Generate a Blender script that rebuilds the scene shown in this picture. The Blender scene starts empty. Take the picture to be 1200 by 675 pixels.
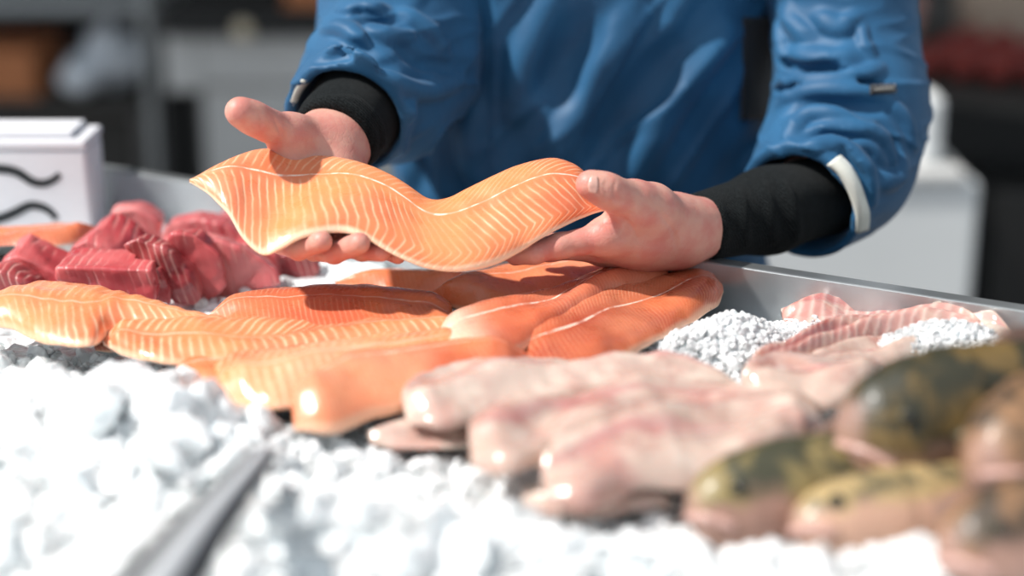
import bpy, bmesh, math, random
import numpy as np
from mathutils import Vector, noise, Matrix

random.seed(7); rng = np.random.default_rng(7)
S = bpy.context.scene
COL = S.collection
FX, FY, FW = 600.0, 337.5, 2000.0          # photo centre and focal length in photo pixels
PITCH = math.radians(18.0); CAMH = 0.56    # heights are measured from the ice bed; the floor is at -0.90
FLOOR = -0.90

# ------------------------------------------------------------------ camera, light, exposure
cam = bpy.data.cameras.new('camera'); camo = bpy.data.objects.new('camera', cam); COL.objects.link(camo)
camo.location = (0, 0, CAMH); camo.rotation_euler = (math.radians(90) - PITCH, 0, 0)
cam.sensor_width = 36; cam.lens = 60; cam.clip_start = 0.02; cam.clip_end = 100
cam.dof.use_dof = True; cam.dof.focus_distance = 1.66; cam.dof.aperture_fstop = 1.28; cam.dof.aperture_blades = 0
S.camera = camo
w = bpy.data.worlds.new('World'); S.world = w; w.use_nodes = True
bgn = w.node_tree.nodes['Background']; bgn.inputs[0].default_value = (0.80, 0.90, 1.0, 1); bgn.inputs[1].default_value = 0.70
sun = bpy.data.lights.new('sun', 'SUN'); suno = bpy.data.objects.new('sun', sun); COL.objects.link(suno)
SUN_DIR = Vector((-0.62, -0.13, 0.78)).normalized()
suno.rotation_euler = SUN_DIR.to_track_quat('Z', 'Y').to_euler(); suno.location = (-2, 0, 4)
sun.energy = 6.0; sun.angle = math.radians(2.5); sun.color = (1.0, 0.965, 0.92)
S.view_settings.view_transform = 'Standard'; S.view_settings.look = 'None'
S.view_settings.exposure = 0.0; S.view_settings.gamma = 1; S.view_settings.use_curve_mapping = False
try:
    S.cycles.use_denoising = True; S.cycles.max_bounces = 10; S.cycles.transmission_bounces = 6
    S.cycles.sample_clamp_indirect = 6
except Exception: pass

# ------------------------------------------------------------------ helpers
def ray(px, py):
    a = (px - FX) / FW; b = (py - FY) / FW; c, s = math.cos(PITCH), math.sin(PITCH)
    return np.array([a, c - b * s, -s - b * c])
def PY(px, py, y):                          # a place seen at that spot, at distance y
    d = ray(px, py); return np.array([0, 0, CAMH]) + d * (y / d[1])
def PZ(px, py, z):                          # a place seen at that spot, at height z
    d = ray(px, py); return np.array([0, 0, CAMH]) + d * ((z - CAMH) / d[2])

def tag(o, label=None, cat=None, group=None, kind=None):
    if label: o['label'] = label
    if cat: o['category'] = cat
    if group: o['group'] = group
    if kind: o['kind'] = kind
    return o
def empty(name, loc, rz=0):
    o = bpy.data.objects.new(name, None); COL.objects.link(o); o.location = loc; o.rotation_euler = (0, 0, rz)
    o.empty_display_size = .05; return o
def mesh_obj(name, verts, faces, mat, parent=None, smooth=True, mats=None, mi=None, uv=None, world=True):
    me = bpy.data.meshes.new(name)
    me.from_pydata([tuple(map(float, v)) for v in verts], [], [tuple(int(i) for i in f) for f in faces])
    for m in (mats or [mat]): me.materials.append(m)
    if smooth: me.polygons.foreach_set('use_smooth', [True] * len(me.polygons))
    if mi is not None: me.polygons.foreach_set('material_index', list(mi))
    if uv is not None:
        ul = me.uv_layers.new(name='UVMap'); arr = np.asarray(uv, dtype=np.float32)
        idx = np.zeros(len(me.loops), dtype=np.int32); me.loops.foreach_get('vertex_index', idx)
        ul.data.foreach_set('uv', arr[idx].ravel())
    me.update()
    o = bpy.data.objects.new(name, me); COL.objects.link(o)
    if parent is not None:
        o.parent = parent
        if world:
            o.matrix_parent_inverse = parent_matrix(parent).inverted()
    return o
def parent_matrix(p):
    m = Matrix.LocRotScale(p.location, p.rotation_euler, p.scale)
    return (parent_matrix(p.parent) @ p.matrix_parent_inverse @ m) if p.parent else m
def bm_obj(name, bm, mat, parent=None, smooth=False, mats=None, world=False):
    me = bpy.data.meshes.new(name); bmesh.ops.recalc_face_normals(bm, faces=bm.faces[:]); bm.to_mesh(me); bm.free()
    for m in (mats or [mat]): me.materials.append(m)
    if smooth: me.polygons.foreach_set('use_smooth', [True] * len(me.polygons))
    o = bpy.data.objects.new(name, me); COL.objects.link(o)
    if parent is not None:
        o.parent = parent
        if world: o.matrix_parent_inverse = parent_matrix(parent).inverted()
    return o
def add_box(bm, lo, hi, bev=0.0, seg=2):
    r = bmesh.ops.create_cube(bm, size=1)
    vs = r['verts']
    for v in vs:
        v.co = Vector([(lo[i] + hi[i]) / 2 + v.co[i] * (hi[i] - lo[i]) for i in range(3)])
    if bev > 0:
        es = list({e for v in vs for e in v.link_edges})
        bmesh.ops.bevel(bm, geom=es, offset=bev, segments=seg, affect='EDGES', profile=.5)
def box(name, lo, hi, mat, parent=None, bev=0.004, world=False):
    bm = bmesh.new(); add_box(bm, lo, hi, bev); return bm_obj(name, bm, mat, parent, world=world)
def tube(name, pts, rad, mat, parent=None, n=12, flat=1.0):
    pts = [Vector(p) for p in pts]; V = []; F = []
    rads = rad if hasattr(rad, '__len__') else [rad] * len(pts)
    for i, p in enumerate(pts):
        t = (pts[min(i + 1, len(pts) - 1)] - pts[max(i - 1, 0)]).normalized()
        a = t.cross(Vector((0, 1, 0.01))).normalized(); b = t.cross(a)
        for k in range(n):
            th = 2 * math.pi * k / n; V.append(p + a * math.cos(th) * rads[i] + b * math.sin(th) * rads[i] * flat)
    for i in range(len(pts) - 1):
        for k in range(n):
            F.append((i * n + k, i * n + (k + 1) % n, (i + 1) * n + (k + 1) % n, (i + 1) * n + k))
    F.append(tuple(range(n))[::-1]); F.append(tuple(range((len(pts) - 1) * n, len(pts) * n)))
    return mesh_obj(name, V, F, mat, parent)

def resample(pts, n):
    pts = np.asarray(pts, float)
    # Catmull-Rom through the points, then even arc length
    P = np.vstack([2 * pts[0] - pts[1], pts, 2 * pts[-1] - pts[-2]]); out = []
    for i in range(1, len(P) - 2):
        for t in np.linspace(0, 1, 12, endpoint=False):
            a, b, c, d = P[i - 1], P[i], P[i + 1], P[i + 2]
            out.append(.5 * ((2 * b) + (c - a) * t + (2 * a - 5 * b + 4 * c - d) * t * t + (3 * b - a - 3 * c + d) * t ** 3))
    out.append(pts[-1]); out = np.array(out)
    s = np.r_[0, np.cumsum(np.linalg.norm(np.diff(out, axis=0), axis=1))]
    q = np.linspace(0, s[-1], n)
    return np.stack([np.interp(q, s, out[:, k]) for k in range(out.shape[1])], 1)

# ------------------------------------------------------------------ materials
class NT:
    def __init__(self, name):
        self.m = bpy.data.materials.new(name); self.m.use_nodes = True
        self.t = self.m.node_tree; self.b = self.t.nodes['Principled BSDF']
    def n(self, typ, **kw):
        x = self.t.nodes.new(typ)
        for k, v in kw.items(): setattr(x, k, v)
        return x
    def put(self, sock, v):
        if isinstance(v, bpy.types.NodeSocket): self.t.links.new(v, sock)
        elif isinstance(v, (tuple, list)) and len(v) == 3 and sock.type == 'RGBA': sock.default_value = (*v, 1)
        else: sock.default_value = v
    def math(self, op, a, b=None, c=None, clamp=False):
        x = self.n('ShaderNodeMath', operation=op, use_clamp=clamp)
        for i, v in enumerate((a, b, c)):
            if v is not None: self.put(x.inputs[i], v)
        return x.outputs[0]
    def noise(self, scale, detail=3, vec=None, rough=.5, dist=0):
        x = self.n('ShaderNodeTexNoise'); x.inputs['Scale'].default_value = scale; x.inputs['Detail'].default_value = detail
        x.inputs['Roughness'].default_value = rough; x.inputs['Distortion'].default_value = dist
        if vec is None: vec = self.obj()
        self.put(x.inputs['Vector'], vec); return x.outputs[0]
    def voro(self, scale, feat='F1', vec=None):
        x = self.n('ShaderNodeTexVoronoi', feature=feat); x.inputs['Scale'].default_value = scale
        self.put(x.inputs['Vector'], vec if vec is not None else self.obj()); return x.outputs['Distance']
    def obj(self):
        if not hasattr(self, '_tc'): self._tc = self.n('ShaderNodeTexCoord')
        return self._tc.outputs['Object']
    def uv(self):
        self.obj(); x = self.n('ShaderNodeSeparateXYZ'); self.put(x.inputs[0], self._tc.outputs['UV']); return x.outputs[0], x.outputs[1]
    def mix(self, f, a, b):
        x = self.n('ShaderNodeMix', data_type='RGBA'); self.put(x.inputs[0], f); self.put(x.inputs[6], a); self.put(x.inputs[7], b)
        return x.outputs[2]
    def ramp(self, v, lo, hi, a=0.0, b=1.0):
        x = self.n('ShaderNodeMapRange'); x.interpolation_type = 'SMOOTHSTEP'
        for i, q in enumerate((v, lo, hi, a, b)): self.put(x.inputs[i], q)
        return x.outputs[0]
    def bump(self, h, strength=.3, dist=.002):
        x = self.n('ShaderNodeBump'); x.inputs['Strength'].default_value = strength; x.inputs['Distance'].default_value = dist
        self.put(x.inputs['Height'], h); self.t.links.new(x.outputs[0], self.b.inputs['Normal']); return x
    def set(self, color=None, rough=None, metal=None, sss=None, sssr=None, spec=None, trans=None, coat=None, ior=None, sheen=None, alpha=None):
        I = self.b.inputs
        for k, v in (('Base Color', color), ('Roughness', rough), ('Metallic', metal), ('Subsurface Weight', sss),
                     ('Specular IOR Level', spec), ('Transmission Weight', trans), ('Coat Weight', coat), ('IOR', ior),
                     ('Sheen Weight', sheen), ('Alpha', alpha)):
            if v is not None: self.put(I[k], v)
        if sssr is not None: I['Subsurface Radius'].default_value = sssr; I['Subsurface Scale'].default_value = 1.0
        return self

def plain(name, color, rough=.5, metal=0, nscale=30, var=.15, bump=0.1, **kw):
    t = NT(name); f = t.noise(nscale, 4)
    c2 = tuple(max(0, c * (1 - var)) for c in color); c1 = tuple(min(1, c * (1 + var)) for c in color)
    t.set(color=t.mix(f, c2, c1), rough=rough, metal=metal, **kw)
    if bump: t.bump(f, bump)
    return t.m

def m_salmon(name, freq, v0=.45, k=40, hook=.42, linestr=.6, base=(.80, .25, .10), pale=(.97, .60, .38), red=(.68, .13, .05), mid=.9, paleend=0.0, sharp=4.0, edge=.5):
    t = NT(name); u, v = t.uv()
    nz = t.noise(12, 3); big = t.noise(9, 2); huge = t.noise(5, 2)
    av = t.math('ABSOLUTE', t.math('SUBTRACT', v, v0))
    # bands of muscle sweep back from the midline, more so towards the tail, and hook forward again near the edge
    kk = t.math('MULTIPLY', t.ramp(u, .02, .34, .35, 1.25), k)
    kk = t.math('MULTIPLY', kk, t.ramp(v, v0 - .01, v0 + .01, 1.9, 1.0))
    h0 = t.math('MULTIPLY_ADD', nz, .16, hook - .05)
    hk = t.math('MULTIPLY', t.math('MULTIPLY', t.math('POWER', t.math('MAXIMUM', t.math('SUBTRACT', av, h0), 0.0), 1.3), kk), t.ramp(u, .12, .26, .2, 4.5))
    ph = t.math('ADD', t.math('SUBTRACT', t.math('MULTIPLY', u, freq * 6.2832), t.math('MULTIPLY', t.math('POWER', av, 1.15), kk)),
                t.math('ADD', hk, t.math('ADD', t.math('MULTIPLY', nz, 9.0), t.math('MULTIPLY', t.noise(45, 2), 2.5))))
    ln = t.math('POWER', t.math('MULTIPLY_ADD', t.math('SINE', ph), .5, .5), sharp)
    fade = t.math('MULTIPLY', t.ramp(av, .015, .10), t.ramp(big, .32, .58, .25, 1.0))
    ln = t.math('MULTIPLY', t.math('MULTIPLY', t.math('MULTIPLY', ln, fade), t.ramp(t.noise(30, 2), .35, .6, .45, 1.0)), linestr)
    c = t.mix(t.ramp(big, .36, .68), base, red)
    c = t.mix(t.ramp(huge, .45, .7, 0, .55), c, tuple(.5 * (a + b) for a, b in zip(base, pale)))
    c = t.mix(ln, c, pale)
    ml = t.ramp(t.math('ADD', av, t.math('MULTIPLY_ADD', nz, .03, -.015)), .016, .003)
    ml = t.math('MULTIPLY', ml, t.ramp(t.noise(90, 2), .40, .58, .25, mid))
    c = t.mix(ml, c, (.98, .80, .66))
    c = t.mix(t.ramp(t.math('MULTIPLY_ADD', nz, .06, v), .975, 1.03, 0, edge), c, (.97, .72, .50))
    if paleend: c = t.mix(t.ramp(t.math('ADD', u, t.math('MULTIPLY', nz, .03)), paleend + .03, .012, 0, .8), c, (.90, .66, .50))
    t.set(color=c, rough=t.ramp(t.noise(60, 2), .3, .7, .20, .5), sss=.12, sssr=(.02, .006, .003), spec=.5, coat=.3)
    t.b.inputs['Coat Roughness'].default_value = .15
    t.bump(t.math('ADD', t.math('MULTIPLY', ln, -.5), t.math('MULTIPLY', t.noise(55, 4), .9)), .4, .0024)
    return t.m
def m_whitefish(name, a=(.86, .66, .60), b=(.78, .36, .33), c3=(.93, .80, .70), ribs=0.0):
    t = NT(name); u, v = t.uv(); n1 = t.noise(16, 4, dist=.6); n2 = t.noise(38, 4)
    c = t.mix(t.ramp(n1, .40, .68), a, b); c = t.mix(t.ramp(n2, .5, .72, 0, .8), c, c3)
    rib = t.math('POWER', t.math('MULTIPLY_ADD', t.math('SINE', t.math('ADD', t.math('MULTIPLY', u, 6.283 * 85), t.math('ADD', t.math('MULTIPLY', v, 7.0), t.math('MULTIPLY', n1, 14)))), .5, .5), 2)
    if ribs: c = t.mix(t.math('MULTIPLY', rib, ribs), c, (.95, .83, .72))
    line = t.ramp(t.math('ABSOLUTE', t.math('SUBTRACT', v, t.math('MULTIPLY_ADD', n1, .2, .38))), .07, .01, 0, .7)
    c = t.mix(t.math('MULTIPLY', line, .6), c, (.48, .15, .16))
    t.set(color=c, rough=t.ramp(n2, .3, .7, .12, .4), sss=.22, sssr=(.02, .007, .005), coat=.5)
    t.b.inputs['Coat Roughness'].default_value = .1
    t.bump(t.math('ADD', n2, t.math('MULTIPLY', rib, ribs)), .4, .003); return t.m
def m_tuna(name, base=(.44, .05, .06), light=(.60, .13, .13), scale=1.0, ln_=.35):
    t = NT(name); n1 = t.noise(14, 3)
    mp = t.n('ShaderNodeMapping'); mp.inputs['Rotation'].default_value = (.1, .25, .12); t.put(mp.inputs[0], t.obj())
    wv = t.n('ShaderNodeTexWave', wave_type='BANDS', bands_direction='X'); wv.inputs['Scale'].default_value = 36 * scale; wv.inputs['Distortion'].default_value = 1.6; wv.inputs['Detail'].default_value = 1
    wv.inputs['Detail Scale'].default_value = .5; t.put(wv.inputs[0], mp.outputs[0])
    ln = t.math('MULTIPLY', t.math('POWER', wv.outputs['Fac'], 5), t.ramp(t.noise(26, 2), .42, .62, .08, 1.0))
    c = t.mix(t.ramp(n1, .35, .7), base, light)
    c = t.mix(t.math('MULTIPLY', ln, ln_), c, (.86, .50, .44))
    t.set(color=c, rough=t.ramp(n1, .3, .7, .25, .5), sss=.12, sssr=(.016, .004, .003), coat=.2)
    t.b.inputs['Coat Roughness'].default_value = .2
    t.bump(t.math('ADD', t.noise(60, 3), t.math('MULTIPLY', ln, -.8)), .4, .003); return t.m
def m_skin():
    t = NT('skin'); n1 = t.noise(45, 3); n2 = t.noise(400, 2)
    c = t.mix(t.ramp(n1, .35, .7), (.62, .32, .25), (.58, .22, .18))
    t.set(color=c, rough=.48, sss=.2, sssr=(.012, .004, .002), spec=.45)
    cr = t.ramp(t.voro(130, 'DISTANCE_TO_EDGE'), 0, .12)
    t.bump(t.math('ADD', t.math('MULTIPLY', cr, .5), n2), .16, .0012); return t.m
def m_cloth(name, col, col2, weave=900, bump=.25, rough=.6, sheen=.25):
    t = NT(name); n1 = t.noise(16, 4); n2 = t.noise(weave, 2)
    c = t.mix(t.ramp(n1, .35, .65), col, col2); t.set(color=c, rough=rough, sheen=sheen, spec=.35)
    t.bump(n2, bump, .0006); return t.m
def m_knit():
    t = NT('black_knit'); n1 = t.noise(700, 2); n3 = t.noise(30, 3)
    c = t.mix(t.ramp(n1, .3, .75), (.003, .004, .0045), (.016, .019, .020)); t.set(color=c, rough=.9, sheen=.02, spec=.1)
    w1 = t.n('ShaderNodeTexWave', wave_type='BANDS', bands_direction='DIAGONAL'); w1.inputs['Scale'].default_value = 130; w1.inputs['Distortion'].default_value = 1.5
    t.put(w1.inputs[0], t.obj())
    t.bump(t.math('ADD', w1.outputs['Fac'], n1), .6, .0015); return t.m
def m_steel(name='brushed_steel', col=(.55, .58, .60), rough=.35):
    t = NT(name); n1 = t.noise(12, 5); n2 = t.noise(120, 3)
    t.set(color=t.mix(n1, tuple(c * .8 for c in col), col), metal=.85, rough=t.ramp(n1, .2, .8, rough - .08, rough + .15)); t.bump(n2, .06, .001); return t.m
def m_ice():  # bright, half clear
    t = NT('crushed_ice'); n1 = t.noise(26, 4); n2 = t.noise(120, 4)
    c = t.mix(n1, (.86, .90, .91), (.98, 1.0, 1.0))
    t.set(color=c, rough=t.ramp(n2, .35, .65, .05, .3), trans=t.ramp(n1, .45, .70, .0, .5), ior=1.31, sss=.5, sssr=(.012, .014, .014), spec=.7)
    t.bump(t.math('ADD', n2, t.voro(90)), .5, .004); return t.m
def m_icebed():
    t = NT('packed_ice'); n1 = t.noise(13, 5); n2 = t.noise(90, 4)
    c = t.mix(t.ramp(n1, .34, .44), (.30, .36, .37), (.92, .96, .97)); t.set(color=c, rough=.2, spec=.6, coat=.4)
    t.bump(t.math('ADD', n2, t.voro(60)), .8, .006); return t.m
def m_fishskin(name, top=(.030, .028, .014), mott=(.15, .095, .03), belly=(.40, .24, .18), vb=.40):
    t = NT(name); u, v = t.uv(); n1 = t.noise(30, 4, dist=.8); n2 = t.noise(75, 4)
    c = t.mix(t.ramp(n1, .42, .62), top, mott); c = t.mix(t.ramp(n2, .55, .75, 0, .7), c, (.015, .016, .01))
    c = t.mix(t.ramp(t.math('ADD', v, t.math('MULTIPLY_ADD', n1, .5, -.25)), vb + .12, vb - .12), c, belly)
    c = t.mix(t.ramp(t.math('MULTIPLY_ADD', n1, .02, u), .024, .012, 0, .7), c, (.42, .25, .20))
    t.set(color=c, rough=.46, coat=.10, sss=.04, sssr=(.01, .004, .002)); t.b.inputs['Coat Roughness'].default_value = .15
    t.bump(t.voro(280), .35, .0015); return t.m

M = dict(
    salmon_held=m_salmon('salmon_held', 118, v0=.31, k=42, hook=.50, linestr=.62, edge=1.0, base=(.84, .27, .10), pale=(1.0, .66, .42), red=(.74, .18, .075), sharp=5),
    salmon_a=m_salmon('salmon_pale', 110, v0=.62, k=30, hook=.34, linestr=.55, mid=.35, base=(.84, .29, .12), pale=(1.0, .72, .48), red=(.74, .19, .08)),
    salmon_b=m_salmon('salmon_mid', 190, v0=.5, k=42, hook=.34, linestr=.28, mid=.5, base=(.76, .22, .09), pale=(.95, .54, .34), red=(.60, .12, .055)),
    salmon_c=m_salmon('salmon_deep', 210, v0=.5, k=60, hook=.34, linestr=.28, base=(.60, .15, .06), pale=(.88, .44, .26), red=(.36, .06, .03), mid=.8),
    salmon_d=m_salmon('salmon_tail', 210, v0=.45, k=60, hook=.34, linestr=.25, base=(.66, .16, .07), pale=(.90, .45, .28), red=(.42, .06, .035), paleend=.045),
    skin_silver=plain('silver_fish_skin', (.45, .47, .46), .3, .4, 80, .4, .2),
    skin_dark=plain('dark_fish_skin', (.05, .06, .06), .3, .2, 80, .5, .2),
    white_a=m_whitefish('white_fish_pale', (.58, .45, .38), (.50, .30, .25), (.68, .57, .48)), white_b=m_whitefish('white_fish_pink', (.56, .41, .34), (.47, .25, .21), (.66, .53, .45)),
    white_c=m_whitefish('white_fish_ribbed', (.55, .30, .26), (.42, .14, .12), (.64, .46, .37), .28),
    tuna=m_tuna('tuna_red'), tuna_p=m_tuna('tuna_pink', (.54, .10, .11), (.70, .24, .23), .8, .3), tuna_d=m_tuna('tuna_dark', (.27, .028, .035), (.44, .08, .08), 1.2, .5),
    skin=m_skin(), nail=plain('nail', (.66, .38, .31), .25, 0, 60, .05, .05, coat=.4),
    jacket=m_cloth('blue_work_cloth', (.012, .080, .178), (.016, .102, .22), rough=.56, sheen=.08), jacket_in=m_cloth('blue_lining', (.008, .028, .07), (.01, .036, .09)),
    black=m_cloth('black_panel', (.006, .007, .009), (.012, .013, .016)), knit=m_knit(),
    strap=m_cloth('reflective_strap', (.62, .63, .56), (.74, .74, .66), 400), trousers=m_cloth('dark_trousers', (.02, .025, .04), (.03, .035, .05)),
    rubber=plain('white_rubber', (.7, .7, .68), .5), hair=plain('brown_hair', (.06, .035, .02), .6, 0, 200, .5, .6),
    steel=m_steel(), steel_b=plain('bright_steel', (.72, .74, .76), .45, .3, 60, .05, .05), steel_d=m_steel('dull_steel', (.42, .44, .45), .45), ice=m_ice(), icebed=m_icebed(),
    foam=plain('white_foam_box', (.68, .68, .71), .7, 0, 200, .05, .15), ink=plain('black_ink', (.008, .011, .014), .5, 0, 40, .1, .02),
    letter=plain('pale_thread', (.22, .21, .19), .7), eye=plain('fish_eye', (.012, .014, .012), .1, 0, 30, .2, 0, coat=.8), ring=plain('fish_eye_ring', (.09, .07, .03), .35),
    fish=m_fishskin('olive_fish_skin'), fish_b=m_fishskin('yellow_fish_skin', (.05, .048, .026), (.24, .18, .07), (.36, .20, .15), .56), fish_c=m_fishskin('brown_fish_skin', (.06, .04, .025), (.26, .14, .07), (.38, .22, .17), .50),
    fish_d=m_fishskin('peach_fish_skin', (.10, .085, .045), (.42, .30, .14), (.52, .31, .22), .62),
    fin=m_fishskin('olive_fin', (.06, .055, .03), (.16, .13, .06), (.2, .16, .1)), mouth=plain('fish_lip', (.55, .33, .28), .3, 0, 60, .3, .2, coat=.3),
    concrete=plain('concrete', (.20, .19, .18), .8, 0, 4, .25, .3), wallm=plain('grey_plaster', (.33, .32, .31), .8, 0, 5, .1, .1),
    darkmetal=plain('dark_metal', (.010, .010, .010), .6, 0, 20, .3, .1), crate=plain('orange_crate', (.60, .22, .085), .6, 0, 20, .2, .2),
    grey=plain('grey_panel', (.58, .58, .57), .6, .1, 6, .15, .1), bag=plain('white_plastic', (.86, .90, .95), .4, 0, 12, .05, .4), white=plain('white_panel', (.80, .82, .82), .5, 0, 5, .05, .05),
    redfruit=plain('red_fruit', (.28, .035, .025), .4, 0, 30, .5, .3), beige=plain('beige_card', (.55, .42, .32), .7), pink=plain('pale_pink_paper', (.7, .38, .33), .6),
    wood=plain('dark_board', (.05, .045, .04), .6, 0, 12, .3, .2), lamp=plain('pale_ceramic', (.72, .62, .45), .3))

# ------------------------------------------------------------------ distance-field modelling for the body and the clothes
class Field:
    def __init__(self, lo, hi, h):
        self.lo = np.array(lo, float); self.h = h; self.n = np.ceil((np.array(hi) - self.lo) / h).astype(int) + 1
        self.d = np.full(self.n, 1.0, np.float32)
    def region(self, lo, hi):
        a = np.clip(np.floor((np.array(lo) - self.lo) / self.h).astype(int), 0, self.n - 1); b = np.clip(np.ceil((np.array(hi) - self.lo) / self.h).astype(int) + 1, 1, self.n)
        sl = tuple(slice(int(a[i]), int(max(b[i], a[i] + 1))) for i in range(3))
        ax = [(self.lo[i] + self.h * np.arange(sl[i].start, sl[i].stop)).astype(np.float32) for i in range(3)]
        return sl, ax[0][:, None, None], ax[1][None, :, None], ax[2][None, None, :]
    def apply(self, fn, lo, hi, k, mode='union'):
        sl, X, Y, Z = self.region(lo, hi); a = self.d[sl]; b = fn(X, Y, Z).astype(np.float32)
        if mode == 'union':
            hh = np.maximum(k - np.abs(a - b), 0) / max(k, 1e-6); self.d[sl] = np.minimum(a, b) - hh * hh * k * .25
        else:
            b = -b; hh = np.maximum(k - np.abs(a - b), 0) / max(k, 1e-6); self.d[sl] = np.maximum(a, b) + hh * hh * k * .25
    def seg(self, p, q, rp, rq, k=.01, mode='union'):
        p = np.array(p, float); q = np.array(q, float); m = max(rp, rq) + k * 1.5 + self.h * 2
        v = q - p; L = float(v @ v) + 1e-9
        def f(X, Y, Z):
            t = np.clip(((X - p[0]) * v[0] + (Y - p[1]) * v[1] + (Z - p[2]) * v[2]) / L, 0, 1)
            return np.sqrt((X - p[0] - t * v[0]) ** 2 + (Y - p[1] - t * v[1]) ** 2 + (Z - p[2] - t * v[2]) ** 2) - (rp + (rq - rp) * t)
        self.apply(f, np.minimum(p, q) - m, np.maximum(p, q) + m, k, mode)
    def chain(self, pts, k=.01, mode='union'):
        for a, b in zip(pts[:-1], pts[1:]): self.seg(a[0], b[0], a[1], b[1], k, mode)
    def ell(self, c, r, k=.01, mode='union'):
        c = np.array(c, float); r = np.array(r, float)
        def f(X, Y, Z):
            q = np.sqrt(((X - c[0]) / r[0]) ** 2 + ((Y - c[1]) / r[1]) ** 2 + ((Z - c[2]) / r[2]) ** 2); return (q - 1) * r.min()
        m = k * 1.5 + .02; self.apply(f, c - r - m, c + r + m, k, mode)
    def cutplane(self, c, n, rad=.2):
        c = np.array(c, float); n = np.array(n, float)
        def f(X, Y, Z):
            pl = -((X - c[0]) * n[0] + (Y - c[1]) * n[1] + (Z - c[2]) * n[2])
            sp = np.sqrt((X - c[0]) ** 2 + (Y - c[1]) ** 2 + (Z - c[2]) ** 2) - rad
            return np.maximum(pl, sp)
        self.apply(f, c - rad - .02, c + rad + .02, .004, 'sub')
    def at(self, p):
        q = (np.asarray(p, float) - self.lo) / self.h; i = np.clip(np.floor(q).astype(int), 0, self.n - 2); f = np.clip(q - i, 0, 1); s = 0
        for dx in (0, 1):
            for dy in (0, 1):
                for dz in (0, 1):
                    s += self.d[i[0] + dx, i[1] + dy, i[2] + dz] * (f[0] if dx else 1 - f[0]) * (f[1] if dy else 1 - f[1]) * (f[2] if dz else 1 - f[2])
        return float(s)
    def hit(self, px, py, y0=None):
        d = ray(px, py); d = d / np.linalg.norm(d); o = np.array([0, 0, CAMH]); t = (y0 or (self.lo[1] + self.h)) / d[1]
        for _ in range(200):
            p = o + d * t; v = self.at(p)
            if v < .0006: return p
            t += max(min(v, .03), .0008)
            if p[1] > self.lo[1] + self.h * self.n[1]: break
        return None
    def nrm(self, p):
        e = self.h * 1.2; g = np.array([self.at(p + np.array(q) * e) - self.at(p - np.array(q) * e) for q in ((1, 0, 0), (0, 1, 0), (0, 0, 1))])
        return g / (np.linalg.norm(g) + 1e-9)
    def folds(self, strokes):
        laid = []
        for st in strokes:
            pts, r, up = st[0], st[1], st[2]
            pts = resample(np.array(pts, float), max(4, len(pts) * 3)); H = [self.hit(*p) for p in pts]
            H = [(p, self.nrm(p)) for p in H if p is not None]
            n = len(H)
            if n > 1: laid.append(([(p - nn * (r - up * math.sin(math.pi * (.12 + .76 * i / (n - 1)))) if up > 0 else p + nn * (r + up * math.sin(math.pi * (.12 + .76 * i / (n - 1)))), r) for i, (p, nn) in enumerate(H)], r, up))
        for ch, r, up in laid: self.chain(ch, k=r * .75, mode='union' if up > 0 else 'sub')
    def mesh(self):
        d = self.d; h = self.h; s = d < 0
        nx, ny, nz = d.shape
        c = [s[i:nx - 1 + i, j:ny - 1 + j, k:nz - 1 + k] for i in (0, 1) for j in (0, 1) for k in (0, 1)]
        cnt = sum(x.astype(np.int8) for x in c); act = (cnt > 0) & (cnt < 8)
        idx = -np.ones(act.shape, np.int64); ii = np.argwhere(act); idx[act] = np.arange(len(ii))
        acc = np.zeros((len(ii), 3)); num = np.zeros(len(ii))
        offs = [(i, j, k) for i in (0, 1) for j in (0, 1) for k in (0, 1)]
        val = {o: d[ii[:, 0] + o[0], ii[:, 1] + o[1], ii[:, 2] + o[2]] for o in offs}
        for a in offs:
            for ax in range(3):
                if a[ax] == 0:
                    b = list(a); b[ax] = 1; b = tuple(b); va, vb = val[a], val[b]; cr = (va < 0) != (vb < 0)
                    t = np.where(cr, va / np.where(cr, va - vb, 1), 0); p = np.array(a)[None, :] + np.zeros((len(ii), 3)); p[:, ax] = t
                    acc[cr] += p[cr]; num[cr] += 1
        V = self.lo + h * (ii + acc / num[:, None]); F = []
        for ax in range(3):
            o1, o2 = [(1, 2), (2, 0), (0, 1)][ax]
            sl0 = [slice(None)] * 3; sl1 = [slice(None)] * 3; sl0[ax] = slice(0, -1); sl1[ax] = slice(1, None)
            a = s[tuple(sl0)]; b = s[tuple(sl1)]; e = np.argwhere(a != b)
            e = e[(e[:, o1] > 0) & (e[:, o2] > 0) & (e[:, o1] < act.shape[o1]) & (e[:, o2] < act.shape[o2])]
            if not len(e): continue
            def g(d1, d2):
                q = e.copy(); q[:, o1] -= d1; q[:, o2] -= d2; return idx[q[:, 0], q[:, 1], q[:, 2]]
            q = np.stack([g(1, 1), g(0, 1), g(0, 0), g(1, 0)], 1); inside = a[e[:, 0], e[:, 1], e[:, 2]]
            q[~inside] = q[~inside][:, ::-1]; F.append(q)
        return V, np.vstack(F)

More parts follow.
